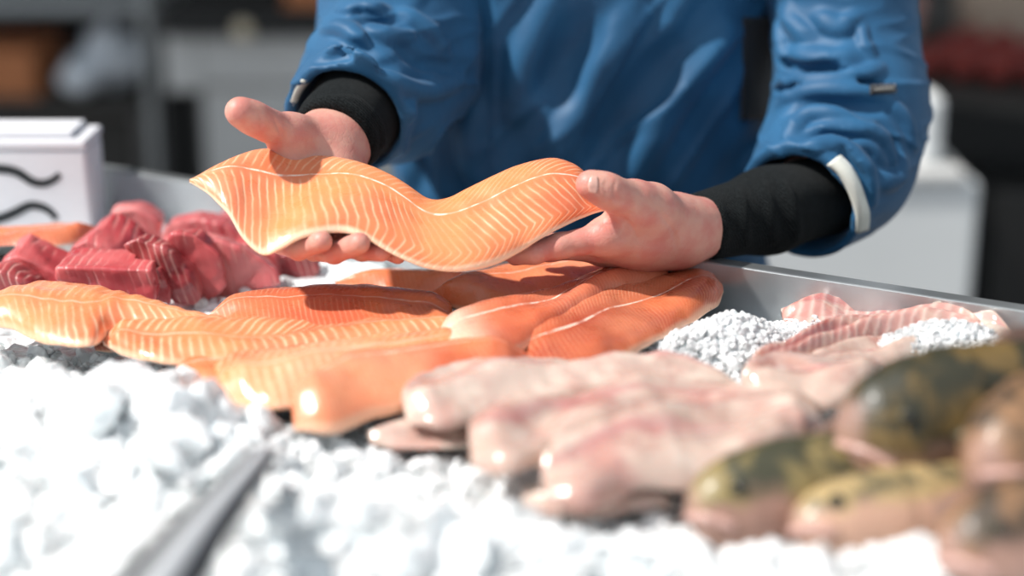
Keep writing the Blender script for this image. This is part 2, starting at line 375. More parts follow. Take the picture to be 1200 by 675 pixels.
# ------------------------------------------------------------------ fillet, chunk and fish builders
def noise_arr(P, sc, seed=0):
    return np.array([noise.noise(Vector((p[0] * sc + seed, p[1] * sc - seed * .7, p[2] * sc + seed * .3))) for p in P])
def slab(name, far, near, mat, skin, bulge=.012, thick=.006, nu=90, nv=26, wob=.0015, flip=False, up=None, parent=None,
         groove=.0, v0=.5, prof=.6, seed=0, ripple=None, loc=None):
    """a fillet laid between its far and its near edge (world points); flesh above, skin below"""
    A = resample(far, nu); B = resample(near, nu); mid = (A + B) / 2
    L = np.r_[0, np.cumsum(np.linalg.norm(np.diff(mid, axis=0), axis=1))]
    along = np.gradient(mid, axis=0); across = B - A
    N = np.cross(across, along); N /= np.linalg.norm(N, axis=1)[:, None] + 1e-9
    N[N[:, 2] < 0] *= -1
    # even the normals out along the length
    K = np.ones(9) / 9; N = np.stack([np.convolve(np.pad(N[:, i], 4, mode='edge'), K, 'valid') for i in range(3)], 1); N /= np.linalg.norm(N, axis=1)[:, None]
    W = np.linalg.norm(across, axis=1); wf = np.clip(W / (W.max() * .55), 0, 1)
    ends = np.clip(np.minimum(L, L[-1] - L) / .02, 0, 1) ** .5
    V = []; UV = []; F = []; MI = []; m = 2 * nv
    vs = .5 - .5 * np.cos(np.linspace(0, np.pi, nv + 1))
    for i in range(nu):
        s = wf[i] ** .6 * (0.35 + .65 * ends[i])
        for j in range(m):
            top = j <= nv; v = vs[j] if top else vs[2 * nv - j]
            hp = (4 * v * (1 - v)) ** prof
            p = A[i] + across[i] * v
            if top:
                h = bulge * s * hp - groove * s * math.exp(-((v - v0) / .07) ** 2)
                if ripple is not None: h += ripple(L[i], v) * hp
            else: h = -thick * s * hp
            V.append(p + N[i] * h); UV.append((L[i], v))
    V = np.array(V)
    if wob:
        nz = noise_arr(V, 22, seed + 3) * wob * 1.6 + noise_arr(V, 60, seed) * wob * .6
        V += np.repeat(N, m, axis=0) * nz[:, None]
    for i in range(nu - 1):
        for j in range(m):
            F.append((i * m + j, (i + 1) * m + j, (i + 1) * m + (j + 1) % m, i * m + (j + 1) % m)); MI.append(0 if j < nv else 1)
    F.append(tuple(range(m))); MI.append(0); F.append(tuple(range((nu - 1) * m, nu * m))[::-1]); MI.append(0)
    o = mesh_obj(name, V, F, None, parent, mats=[mat, skin], mi=MI, uv=UV)
    bm = bmesh.new(); bm.from_mesh(o.data); bmesh.ops.remove_doubles(bm, verts=bm.verts[:], dist=1e-5); bmesh.ops.recalc_face_normals(bm, faces=bm.faces[:]); bm.to_mesh(o.data); bm.free()
    return o
def top_fillet(name, far, near, mat, label, cat, group, skin='skin_silver', z=.02, **kw):
    f = [PZ(a[0], a[1], a[2] if len(a) > 2 else z) for a in far]; n = [PZ(a[0], a[1], a[2] if len(a) > 2 else z) for a in near]
    o = slab(name, f, n, M[mat], M[skin], **kw); tag(o, label, cat, group); return o

def chunk(name, poly, y, back, mat, label, group, bev=.0045, seed=0, taper=.9, rise=0.0, shift=0.0, z=None, sub=2):
    """a cut block: its front face as seen, carried back by its real thickness"""
    pts = [PY(p[0], p[1], y + (p[2] if len(p) > 2 else 0)) for p in poly]; c = sum(pts) / len(pts)
    off = np.array([shift, back, rise])
    bm = bmesh.new(); f = [bm.verts.new(p) for p in pts]; b = [bm.verts.new(c + (p - c) * taper + off) for p in pts]; n = len(pts)
    bm.faces.new(f); bm.faces.new(b[::-1])
    for i in range(n): bm.faces.new((f[i], b[i], b[(i + 1) % n], f[(i + 1) % n]))
    bmesh.ops.recalc_face_normals(bm, faces=bm.faces[:])
    bmesh.ops.bevel(bm, geom=bm.edges[:], offset=bev, segments=3, affect='EDGES', profile=.6)
    bmesh.ops.triangulate(bm, faces=bm.faces[:])
    for _ in range(3):
        es = [e for e in bm.edges if e.calc_length() > .007]
        if es: bmesh.ops.subdivide_edges(bm, edges=es, cuts=1); bmesh.ops.triangulate(bm, faces=[f for f in bm.faces if len(f.verts) > 3])
    bmesh.ops.smooth_vert(bm, verts=bm.verts[:], factor=.22, use_axis_x=True, use_axis_y=True, use_axis_z=True)
    for v in bm.verts:
        q = v.co * 38 + Vector((seed, 0, seed)); v.co += v.normal * (noise.noise(q) * .0035 + noise.noise(q * 2.6) * .0015)
    o = bm_obj(name, bm, M[mat], None, smooth=True); return tag(o, label, 'tuna', group)

def whole_fish(name, head, tail, hgt, wid, mat, label, group, L, roll=0.0, belly_to_cam=1, bend=.0, seed=0):
    """a whole round fish lying on its side, from the tip of its jaw to its tail"""
    head = np.array(head, float); ax = np.array(tail, float) - head; ax /= np.linalg.norm(ax)
    up0 = np.array([0, 0, 1.0]); side = np.cross(ax, up0); side /= np.linalg.norm(side); up = np.cross(side, ax)
    r = roll; dors = up * math.cos(r) + side * math.sin(r); lat = -up * math.sin(r) + side * math.cos(r)
    prof = [(0, .16), (.015, .40), (.05, .68), (.11, .88), (.20, 1.0), (.42, .98), (.60, .78), (.76, .50), (.88, .30), (.95, .25), (1.0, .24)]
    nu, m = 70, 32; V = []; UV = []; F = []
    def centre(t): return head + ax * L * t + dors * (.0 + bend * math.sin(t * 3)) 
    def hh(t): return hgt * .5 * np.interp(t, [a for a, b in prof], [b for a, b in prof])
    for i in range(nu):
        t = (i / (nu - 1)) ** 1.25; a = hh(t); b = wid * .5 * np.interp(t, [a for a, b in prof], [b for a, b in prof]) * (1 - .45 * t)
        gill = .05 * math.exp(-((t - .235) / .012) ** 2) - .04 * math.exp(-((t - .25) / .008) ** 2)
        for k in range(m):
            th = 2 * math.pi * k / m; cc, ss = math.cos(th), math.sin(th)
            q = 1 + gill * (abs(ss) ** .5)
            V.append(centre(t) + dors * a * cc * q + lat * b * ss * q * (1 - .1 * cc)); UV.append((t * L, .5 + .5 * cc))
    for i in range(nu - 1):
        for k in range(m): F.append((i * m + k, i * m + (k + 1) % m, (i + 1) * m + (k + 1) % m, (i + 1) * m + k))
    F.append(tuple(range(m))[::-1]); F.append(tuple(range((nu - 1) * m, nu * m)))
    e = empty(name, tuple(head + ax * L * .5 - np.array([0, 0, hgt * .4])))
    body = mesh_obj('body', V, F, M[mat], e, uv=UV)
    s = 1 if (lat @ np.array([0, -1, .5])) > 0 else -1
    def onside(t, c, s=s):
        b = wid * .5 * np.interp(t, [a for a, b in prof], [b for a, b in prof]) * (1 - .45 * t); th = math.acos(c)
        return centre(t) + dors * hh(t) * c + lat * s * b * math.sin(th) * (1 - .1 * c)
    for sd in (s, -s):
        pc = onside(.085, .42, sd); nn = (lat * sd + dors * .4); nn /= np.linalg.norm(nn)
        for nm, rr, mt, off in (('eye', .0065, 'ring', -.002), ('pupil', .0052, 'eye', .0016)):
            bm = bmesh.new(); bmesh.ops.create_uvsphere(bm, u_segments=16, v_segments=10, radius=rr)
            bmesh.ops.translate(bm, verts=bm.verts[:], vec=Vector(pc + nn * off))
            if nm == 'eye': eo = bm_obj('eye', bm, M[mt], e, True, world=True)
            else: bm_obj('pupil', bm, M[mt], eo, True, world=True)
    # jaw, tail fin, dorsal fin, side fin
    jp = [centre(0) + dors * -hh(.03) * .15 - ax * .002, onside(.02, -.22, s), onside(.045, -.32, s), onside(.065, -.40, s)]
    tube('mouth', resample(jp, 14), [.0034] * 14, M['mouth'], e, n=8)
    def fin(nm, base, tips, th=.0016):
        n = len(base); Vv = []; Ff = []
        for i in range(n):
            for sgn in (-1, 1): Vv.append(np.array(base[i]) + lat * th * sgn)
            for sgn in (-1, 1): Vv.append(np.array(tips[i]) + lat * th * .4 * sgn)
        for i in range(n - 1):
            a, b = i * 4, (i + 1) * 4; Ff += [(a, b, b + 2, a + 2), (a + 1, a + 3, b + 3, b + 1), (a + 2, b + 2, b + 3, a + 3), (a, a + 1, b + 1, b)]
        Ff += [(0, 2, 3, 1), (a := (n - 1) * 4, a + 1, a + 3, a + 2)]
        mesh_obj(nm, Vv, Ff, M['fin'], e, smooth=False, uv=[(0, .8)] * len(Vv))
    bs = [centre(t) + dors * hh(t) * .93 for t in np.linspace(.3, .82, 16)]
    fin('dorsal_fin', bs, [b + dors * hgt * (.20 * math.sin(math.pi * (i + 1) / 17) ** .5) * (1 if i % 2 else .82) + ax * .008 for i, b in enumerate(bs)])
    bs = [centre(.985) + dors * hgt * q for q in np.linspace(-.11, .11, 11)]
    fin('tail_fin', bs, [centre(1.0) + ax * L * (.13 + .03 * abs(q) * 8) + dors * hgt * q * 3.2 for q in np.linspace(-.11, .11, 11)])
    b0 = onside(.29, -.25, s); bs = [b0 + dors * q for q in np.linspace(-.009, .009, 7)]
    fin('pectoral_fin', bs, [b + ax * .045 + lat * s * .010 + dors * q * 1.2 for b, q in zip(bs, np.linspace(-.009, .009, 7))], .001)
    tag(e, label, 'fish', group); return e

# ------------------------------------------------------------------ setting: ground, far wall, added shade roof
st = box('floor', (-8, -2, FLOOR - .1), (9, 12.5, FLOOR), M['concrete'], bev=0); tag(st, 'grey concrete market floor', kind='structure')
st = box('wall_back', (-8, 12.5, FLOOR), (9, 12.7, 3.1), M['wallm'], bev=0); tag(st, 'grey back wall', kind='structure')
st = box('shade_roof', (-8, 3.0, 3.1), (9, 12.7, 3.25), M['wallm'], bev=0); tag(st, 'unseen roof added to shade the back', kind='structure')  # unseen roof, added to keep sun and sky off the background

# ------------------------------------------------------------------ display counter with its steel tray
RZ = .05
RA = PZ(1200, 366, RZ); RB = PZ(108, 197, RZ); RD = (RB - RA) / np.linalg.norm(RB - RA)       # along the far rim, towards the left
RO = np.array([-RD[1], RD[0], 0.0]); RO = RO if RO[1] > 0 else -RO                             # outwards, away from the viewer
TR0 = RA - RD * .55; TLEN = float(np.linalg.norm(RB - RA)) + 1.1; TDEP = 1.02; ZB = -.05
rzz = math.atan2(RD[1], RD[0])
ce = empty('display_counter', (float(TR0[0]), float(TR0[1]), FLOOR), rzz)                     # local x runs along the rim, local +y towards the viewer
def tray_local(p): q = np.array(p)[:2] - TR0[:2]; return float(q @ RD[:2]), float(-(q @ RO[:2]))
sgn = 1 if (np.array([-math.sin(rzz), math.cos(rzz)]) @ RO[:2]) < 0 else -1
def yl(a, b): return (min(a * sgn, b * sgn), max(a * sgn, b * sgn))
zf = -FLOOR
bm = bmesh.new()
for x0, x1, y0, y1, z0, z1 in ((0, TLEN, 0, TDEP, ZB - .004, ZB), (0, TLEN, -.003, 0, ZB, RZ), (0, TLEN, TDEP, TDEP + .003, ZB, RZ), (-.003, 0, 0, TDEP, ZB, RZ), (TLEN, TLEN + .003, 0, TDEP, ZB, RZ)):
    a, b = yl(y0, y1); add_box(bm, (x0, a, z0 + zf), (x1, b, z1 + zf))
bm_obj('tray', bm, M['steel'], ce)
bm = bmesh.new()
for x0, x1, y0, y1 in ((-.025, TLEN + .025, -.022, -.001), (-.025, TLEN + .025, TDEP + .001, TDEP + .024), (-.025, -.001, -.022, TDEP + .022), (TLEN + .001, TLEN + .025, -.022, TDEP + .022)):
    a, b = yl(y0, y1); add_box(bm, (x0, a, RZ - .010 + zf), (x1, b, RZ + .001 + zf), .002)
bm_obj('rim', bm, M['steel_d'], ce)
a, b = yl(.03, TDEP - .03); box('base_cabinet', (.04, a, .12), (TLEN - .04, b, ZB - .006 + zf), M['steel_d'], ce)
for x in (.1, TLEN - .14):
    for y in (.08, TDEP - .12):
        a, b = yl(y, y + .04); box('leg', (x, a, 0), (x + .04, b, .125), M['steel'], ce, .003)
tag(ce, 'long steel display counter with a shallow ice tray and folded rim', 'counter')

# ------------------------------------------------------------------ ice
def G(px, py, z, amp, sx, sy):
    p = PZ(px, py, z); return (p[0], p[1], amp, sx, sy)
mounds = [G(60, 470, .03, .040, .12, .07), G(200, 500, .03, .045, .10, .07), G(300, 620, .03, .04, .12, .05), G(60, 640, .0, -.02, .05, .035),
          G(500, 640, .02, .03, .16, .05), G(850, 650, .02, .014, .2, .04), G(865, 385, .03, .045, .045, .05), G(797, 408, .02, .036, .05, .035),
          G(1110, 412, .02, .058, .09, .045), G(955, 380, .02, .032, .05, .05), G(560, 500, .01, -.02, .05, .03), G(1110, 640, .02, .02, .06, .04), G(180, 255, .02, .01, .1, .1)]
def ice_h(x, y):
    h = -.012 + 0 * x
    for mx, my, a, sx, sy in mounds: h = h + a * np.exp(-((x - mx) / sx) ** 2 - ((y - my) / sy) ** 2)
    return h
nx, nyy = 230, 130; V = []; F = []
for i in range(nx):
    for j in range(nyy):
        s_, n_ = .002 + (TLEN - .004) * i / (nx - 1), .002 + (TDEP - .004) * j / (nyy - 1)
        p = TR0[:2] + RD[:2] * s_ - RO[:2] * n_
        c = noise.voronoi(Vector((p[0] * 45, p[1] * 45, 0)))[0][0]; h = float(ice_h(p[0], p[1])) + .010 * (.5 - c) + .006 * noise.noise(Vector((p[0] * 20, p[1] * 20, 2)))
        V.append((p[0], p[1], max(h, ZB + .004)))
for i in range(nx - 1):
    for j in range(nyy - 1): F.append((i * nyy + j, (i + 1) * nyy + j, (i + 1) * nyy + j + 1, i * nyy + j + 1))
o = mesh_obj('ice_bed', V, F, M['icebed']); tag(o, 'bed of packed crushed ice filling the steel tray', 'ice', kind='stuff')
bmi = bmesh.new(); bmesh.ops.create_icosphere(bmi, subdivisions=2, radius=1); IV = np.array([v.co[:] for v in bmi.verts]); IF = np.array([[v.index for v in f.verts] for f in bmi.faces]); bmi.free()
def lumps(name, spots, label):
    VV = []; FF = []; k = 0
    for (x, y, z, r) in spots:
        sc = r * rng.uniform(.6, 1.25, 3); R = np.linalg.qr(rng.normal(size=(3, 3)))[0]
        # facet each lump with a few flat cuts
        v = IV.copy()
        for _ in range(7):
            n = rng.normal(size=3); n /= np.linalg.norm(n); dcut = rng.uniform(.45, .8); t = v @ n; v = v - np.maximum(t - dcut, 0)[:, None] * n
        v = (v * sc) @ R.T + (x, y, z); VV.append(v); FF.append(IF + k); k += len(v)
    o = mesh_obj(name, np.vstack(VV), np.vstack(FF), M['ice'], smooth=False); tag(o, label, 'ice', kind='stuff'); return o
def scatter(n, rmin, rmax, ok, lift=.3):
    out = []
    while len(out) < n:
        s_, n_ = rng.uniform(.02, TLEN - .02), rng.uniform(.02, TDEP - .02); p = TR0[:2] + RD[:2] * s_ - RO[:2] * n_
        if not ok(p[0], p[1]): continue
        r = rng.uniform(rmin, rmax); out.append((p[0], p[1], max(float(ice_h(p[0], p[1])), ZB + r) + r * rng.uniform(-.2, lift), r))
    return out
def pix(x, y, z=0):
    d = np.array([x, y, z - CAMH]); c, s = math.cos(PITCH), math.sin(PITCH); f = d[1] * c - d[2] * s; u = d[1] * s + d[2] * c
    return FX + FW * d[0] / f, FY - FW * u / f
def front(x, y):
    a, b = pix(x, y, .01); return b > 395 + .26 * max(0, a - 100) * (a < 420) + (83 + .24 * (a - 420)) * (a >= 420) and -150 < a < 1350 and b < 760
lumps('crushed_ice', scatter(4200, .003, .010, front, .8) + scatter(420, .012, .026, front, -.1), 'loose crushed ice heaped across the front of the tray')
def near_m(ms, k=1.5):
    return lambda x, y: any(((x - m[0]) / m[3]) ** 2 + ((y - m[1]) / m[4]) ** 2 < k for m in ms)
def big(n, px0, px1, py0, py1, r0, r1):
    out = []
    for _ in range(n):
        p = PZ(rng.uniform(px0, px1), rng.uniform(py0, py1), .03); r = rng.uniform(r0, r1); out.append((p[0], p[1], float(ice_h(p[0], p[1])) + r * .15, r))
    return out
lumps('crushed_ice', big(46, 0, 330, 440, 600, .018, .034) + big(20, 420, 660, 585, 680, .016, .030) + big(14, 60, 170, 560, 680, .016, .028), 'large smooth clumps of ice at the front of the tray')
lumps('crushed_ice', scatter(4200, .0015, .0048, near_m([mounds[6], mounds[7]], 2.2), .9), 'sparkling heap of crushed ice beside the last salmon fillet')
lumps('crushed_ice', scatter(3200, .0014, .0042, near_m([mounds[8], mounds[9]], 1.8), .9), 'crushed ice spread over the ribbed pink fillets by the rim')
lumps('crushed_ice', scatter(700, .003, .009, lambda x, y: not front(x, y) and -60 < pix(x, y)[0] < 1260, .5), 'thin scatter of crushed ice at the back of the tray')

# ------------------------------------------------------------------ salmon pile
SG = 'salmon fillets piled on the ice'
def sal(far, near, mat, label, **kw):
    kw['bulge'] = kw.get('bulge', .01) * 1.35; kw.setdefault('wob', .0022); sd = kw.get('seed', 1)
    kw.setdefault('ripple', lambda L, v: .0028 * math.sin(v * 8 + L * 12 + sd) + .0022 * math.sin(L * 34 + sd * 2 + v * 3))
    return top_fillet('salmon_fillet', far, near, mat, label, 'salmon', SG, **kw)
sal([(-30, 275), (20, 268), (70, 265), (112, 270)], [(-30, 290), (20, 290), (70, 290), (112, 272)], 'salmon_b', 'salmon fillet behind the red tuna, in front of the white foam box', z=.03, bulge=.008)
sal([(392, 332), (440, 322), (500, 319), (560, 322), (600, 330)], [(395, 334), (440, 338), (500, 345), (560, 350), (600, 345)], 'salmon_b', 'pale salmon fillet lying flat at the back, partly under the long fillet', z=.012, bulge=.008, seed=2)
sal([(500, 352), (560, 325), (620, 306), (680, 298), (740, 308), (785, 322)], [(500, 356), (560, 368), (620, 372), (680, 362), (740, 348), (785, 325)], 'salmon_b', 'long salmon fillet rising across the back below the open hand', z=.025, bulge=.016, seed=3)
sal([(245, 372), (290, 350), (340, 341), (400, 341), (470, 348), (530, 360)], [(245, 375), (290, 390), (340, 396), (400, 396), (470, 392), (530, 385)], 'salmon_b', 'salmon fillet with fine pale bands in the second row, behind the curled one', z=.028, bulge=.014, seed=4, v0=.5, groove=.002)
sal([(120, 398), (160, 385), (250, 383), (340, 382), (430, 378), (540, 375)], [(122, 404), (170, 424), (250, 426), (340, 420), (430, 412), (540, 400)], 'salmon_a', 'salmon fillet running out from under the curled one towards the middle', z=.025, bulge=.012, seed=5)
sal([(110, 403), (140, 400), (180, 402), (215, 410)], [(112, 408), (140, 414), (180, 420), (215, 420)], 'salmon_c', 'short dark salmon end showing under the curled fillet beside the ice', z=.008, bulge=.006)
sal([(-40, 368), (0, 352), (45, 340), (95, 342), (150, 356), (210, 372), (290, 383), (365, 388)], [(-30, 385), (10, 388), (50, 402), (105, 408), (130, 392), (180, 388), (280, 392), (365, 392)], 'salmon_a', 'big curled salmon fillet with broad pale bands at the left of the pile', z=.030, bulge=.018, seed=6,
    ripple=lambda L, v: .004 * math.sin(L * 300 + v * 4) * (1 - v) * .3)
sal([(205, 425), (250, 412), (330, 404), (420, 398), (530, 392)], [(212, 452), (262, 458), (330, 448), (420, 440), (530, 420)], 'salmon_b', 'salmon fillet with a blunt pale front end in the third row, touching the ice', z=.018, bulge=.012, seed=7)
sal([(250, 432), (290, 422), (360, 412), (450, 400), (540, 396)], [(258, 468), (320, 480), (380, 470), (460, 450), (560, 425)], 'salmon_a', 'salmon fillet with rounded front end above the gap in the ice', z=.026, bulge=.016, seed=8)
sal([(340, 470), (375, 440), (440, 425), (520, 418), (620, 425)], [(345, 505), (390, 508), (440, 490), (520, 470), (620, 440)], 'salmon_b', 'frontmost salmon fillet, folded at its end, beside the white fish', z=.020, bulge=.022, seed=9, prof=.5)
sal([(770, 390), (785, 384), (808, 382)], [(772, 397), (790, 399), (810, 392)], 'salmon_a', 'small orange salmon tip poking out beside the ice heap', z=.02, bulge=.004, nu=30)
sal([(612, 400), (640, 374), (690, 352), (745, 336), (798, 320), (828, 322), (842, 338)], [(612, 426), (650, 438), (700, 436), (745, 414), (800, 384), (838, 360), (848, 342)], 'salmon_c', 'deep orange salmon fillet with a white midline next to the ice heap', z=.028, bulge=.014, seed=11, skin='skin_silver', v0=.5, groove=.0015)
sal([(516, 385), (530, 372), (575, 362), (630, 352), (690, 330), (740, 316), (782, 318)], [(524, 415), (550, 424), (600, 416), (640, 392), (690, 368), (740, 345), (785, 328)], 'salmon_d', 'salmon fillet with a thick pale tail end curling over at the centre', z=.036, bulge=.014, seed=12, skin='skin_dark', groove=.002)

# ------------------------------------------------------------------ silver fish beside the tuna
o = top_fillet('silver_fish', [(-40, 296), (20, 288), (80, 290), (104, 298)], [(-40, 312), (20, 312), (80, 310), (104, 302)], 'skin_silver', 'silver-skinned fish side lying dark edge up before the foam box', 'fish', None, z=.02, bulge=.012, thick=.008)
o = top_fillet('silver_fish', [(-40, 290), (0, 287), (40, 290)], [(-40, 297), (0, 297), (40, 293)], 'skin_dark', 'thin black strip of fish skin on top of the silver fish', 'fish', None, skin='skin_dark', z=.036, bulge=.002, thick=.002, nu=30, nv=10)

# ------------------------------------------------------------------ tuna
TG = 'red tuna cuts piled on the ice'
def tn(poly, y, back, mat, label, **kw): return chunk('tuna_cut', poly, y, back, mat, label, TG, **kw)
tn([(122, 268), (130, 247), (160, 244), (188, 262), (188, 290), (125, 292)], 1.86, .05, 'tuna_p', 'pale pink tuna block at the top back of the pile', seed=1)
tn([(190, 285), (192, 262), (225, 256), (262, 262), (290, 280), (300, 310), (200, 310)], 1.84, .05, 'tuna_p', 'rounded tuna cut at the back between the pale block and the held fillet', seed=2)
tn([(236, 268), (262, 253), (300, 258), (330, 285), (330, 310), (240, 305)], 1.90, .04, 'tuna_p', 'tuna cut furthest back, half hidden by the held fillet tip', seed=3)
tn([(318, 328), (312, 305), (335, 297), (362, 300), (376, 315), (368, 329)], 1.80, .05, 'tuna_d', 'small dark tuna cut at the end of the pile under the fingers', seed=4)
tn([(280, 330), (268, 290), (290, 282), (325, 300), (330, 332)], 1.79, .05, 'tuna', 'tuna cut wedged behind the striped slab near the fingers', seed=5)
tn([(75, 305), (82, 288), (100, 281), (128, 293), (150, 312), (78, 315)], 1.74, .07, 'tuna', 'wedge of tuna with bright cut face above the front block', seed=6, rise=.012, shift=.02)
tn([(228, 345), (222, 288), (246, 279), (290, 292), (328, 318), (330, 334), (262, 350)], 1.74, .04, 'tuna_p', 'tuna slab with pale vertical grain leaning at the right of the pile', seed=7, shift=-.01)
tn([(220, 352), (188, 285), (202, 272), (228, 275), (258, 300), (266, 335), (248, 356)], 1.71, .035, 'tuna', 'smooth rounded tuna slab third from the small end cut', seed=8)
tn([(205, 358), (176, 320), (142, 287), (160, 279), (192, 290), (222, 318), (237, 352), (228, 362)], 1.68, .035, 'tuna_d', 'dark tuna slab with crossing white lines in the middle of the pile', seed=9)
tn([(178, 356), (172, 318), (186, 315), (202, 340), (200, 358)], 1.665, .03, 'tuna_d', 'narrow tuna sliver between the front block and the white-lined slab', seed=10, bev=.004)
tn([(64, 330), (62, 313), (178, 316), (184, 340), (182, 355), (140, 352)], 1.65, .06, 'tuna', 'flat front tuna block with pink top and upright grain', seed=11, rise=.005)
tn([(-5, 325), (2, 305), (18, 298), (50, 312), (90, 332), (60, 342)], 1.70, .06, 'tuna', 'left tuna wedge with a dark bumpy top beside the front block', seed=12, rise=.008)
tn([(-30, 360), (-30, 320), (5, 317), (35, 332), (50, 352), (20, 362)], 1.66, .05, 'tuna_d', 'purplish tuna end cut off by the picture edge behind the curled fillet', seed=13)

# ------------------------------------------------------------------ white fish fillets
WG = 'pale fish fillets on the ice'
def wf(far, near, mat, label, **kw):
    kw.setdefault('wob', .0034); sd = kw.get('seed', 1)
    kw.setdefault('ripple', lambda L, v: .0042 * math.sin(v * 11 + L * 9 + sd) + .0036 * math.sin(L * 48 + sd * 2 + v * 4) - .006 * math.exp(-((v - .45 - .1 * math.sin(L * 20)) / .06) ** 2))
    return top_fillet('white_fish_fillet', far, near, mat, label, 'fish fillet', WG, skin='white_a', **kw)
wf([(915, 362), (960, 352), (1010, 347), (1045, 350), (1068, 366)], [(918, 376), (960, 384), (1010, 384), (1045, 382), (1068, 370)], 'white_c', 'ribbed pink fillet at the back of the tray beside the ice heap', z=.022, bulge=.010, seed=21)
wf([(1085, 372), (1110, 362), (1145, 366), (1170, 380), (1184, 392)], [(1085, 384), (1110, 394), (1145, 398), (1170, 398), (1184, 396)], 'white_a', 'lumpy pale fillet end close against the steel rim', z=.03, bulge=.014, seed=22)
wf([(880, 428), (930, 408), (980, 388), (1040, 378), (1110, 376), (1150, 386)], [(880, 440), (930, 428), (980, 410), (1040, 396), (1110, 392), (1150, 394)], 'white_c', 'long narrow fillet with a ridge of yellowish segments', z=.028, bulge=.016, seed=23)
wf([(930, 432), (980, 410), (1040, 398), (1100, 393), (1180, 396)], [(935, 446), (990, 440), (1040, 430), (1100, 415), (1180, 402)], 'white_b', 'rosy fillet running under the spread ice towards the rim', z=.022, bulge=.012, seed=24)
wf([(868, 448), (880, 432), (920, 425), (980, 428), (1030, 434)], [(872, 468), (900, 476), (950, 478), (990, 474), (1035, 460)], 'white_b', 'plump rosy fillet with a red crease in the middle of the pale fish', z=.030, bulge=.020, seed=25, prof=.5)
wf([(470, 470), (490, 448), (540, 436), (620, 432), (700, 432), (800, 436), (870, 452)], [(478, 495), (520, 502), (570, 490), (650, 474), (730, 464), (810, 460), (870, 458)], 'white_a', 'long pale fillet closest to the salmon, thick end near the ice', z=.028, bulge=.022, seed=26, prof=.5)
wf([(430, 508), (470, 490), (520, 492), (560, 500)], [(435, 520), (480, 525), (530, 525), (565, 515)], 'white_a', 'small pale belly flap lying on the ice below the thick fillet end', z=.010, bulge=.010, seed=27)
wf([(548, 500), (590, 484), (660, 470), (740, 462), (820, 462), (900, 470), (960, 480)], [(552, 545), (600, 556), (660, 530), (740, 510), (820, 496), (900, 492), (960, 486)], 'white_b', 'middle long fillet with a yellowish stripe between two pale ones', z=.030, bulge=.022, seed=28, prof=.5)
wf([(632, 545), (660, 520), (720, 504), (800, 490), (880, 484), (960, 500)], [(640, 590), (690, 596), (740, 576), (820, 570), (890, 556), (965, 520)], 'white_b', 'frontmost pale pink fillet with a round white end in the ice', z=.028, bulge=.026, seed=29, prof=.5)
wf([(610, 575), (660, 568), (720, 575), (780, 588)], [(612, 588), (660, 600), (720, 604), (785, 596)], 'white_a', 'thin pale trim of fillet showing under the frontmost one', z=.008, bulge=.010, seed=30)

# ------------------------------------------------------------------ whole fish
FG = 'whole olive fish on the ice'
whole_fish('whole_fish', PZ(806, 600, .022), PZ(1010, 566, .022), .086, .070, 'fish_b', 'olive fish with yellow cheek, lowest head pointing into the front ice', FG, .36, roll=-.35)
whole_fish('whole_fish', PZ(928, 618, .020), PZ(1150, 588, .022), .070, .06, 'fish_d', 'pale orange-bellied fish lying between two other whole fish', FG, .34, roll=-.6)
whole_fish('whole_fish', PZ(984, 512, .064), PZ(1200, 486, .060), .122, .10, 'fish', 'large dark olive fish resting on top, its eye towards the viewer', FG, .42, roll=-.12)
whole_fish('whole_fish', PZ(1100, 650, .04), PZ(1280, 620, .045), .090, .08, 'fish_c', 'brownish fish at the lower corner with pink jaw', FG, .36, roll=-.35)
whole_fish('whole_fish', PZ(1152, 550, .075), PZ(1290, 470, .075), .095, .09, 'fish_c', 'fish cut by the picture edge with a pale throat, above the corner fish', FG, .34, roll=-.3)

# ------------------------------------------------------------------ held salmon fillet
top = [(222, 213, 1.575), (252, 197, 1.60), (290, 180, 1.625), (325, 175, 1.635), (362, 179, 1.64), (405, 187, 1.635), (445, 201, 1.625), (475, 218, 1.61), (500, 233, 1.60), (525, 232, 1.60), (560, 215, 1.61), (600, 197, 1.625), (640, 187, 1.635), (668, 192, 1.64), (688, 208, 1.64), (705, 228, 1.63), (728, 238, 1.622)]
bot = [(222, 215, 1.572), (245, 229, 1.56), (268, 252, 1.54), (285, 280, 1.525), (308, 299, 1.515), (330, 293, 1.515), (360, 279, 1.52), (400, 273, 1.525), (432, 282, 1.52), (465, 300, 1.515), (500, 314, 1.515), (540, 318, 1.52), (575, 312, 1.53), (610, 295, 1.545), (650, 271, 1.56), (702, 248, 1.597), (726, 250, 1.612)]
hf = slab('salmon_fillet', [PY(*p) for p in top], [PY(*p) for p in bot], M['salmon_held'], M['skin_silver'], bulge=.011, thick=.0045, nu=170, nv=44, wob=.0012, groove=.0015, v0=.42, prof=.45, seed=40,
          ripple=lambda L, v: .0025 * math.sin(L * 38 + v * 2.5))
tag(hf, 'long wavy salmon fillet held up across both open hands', 'salmon')

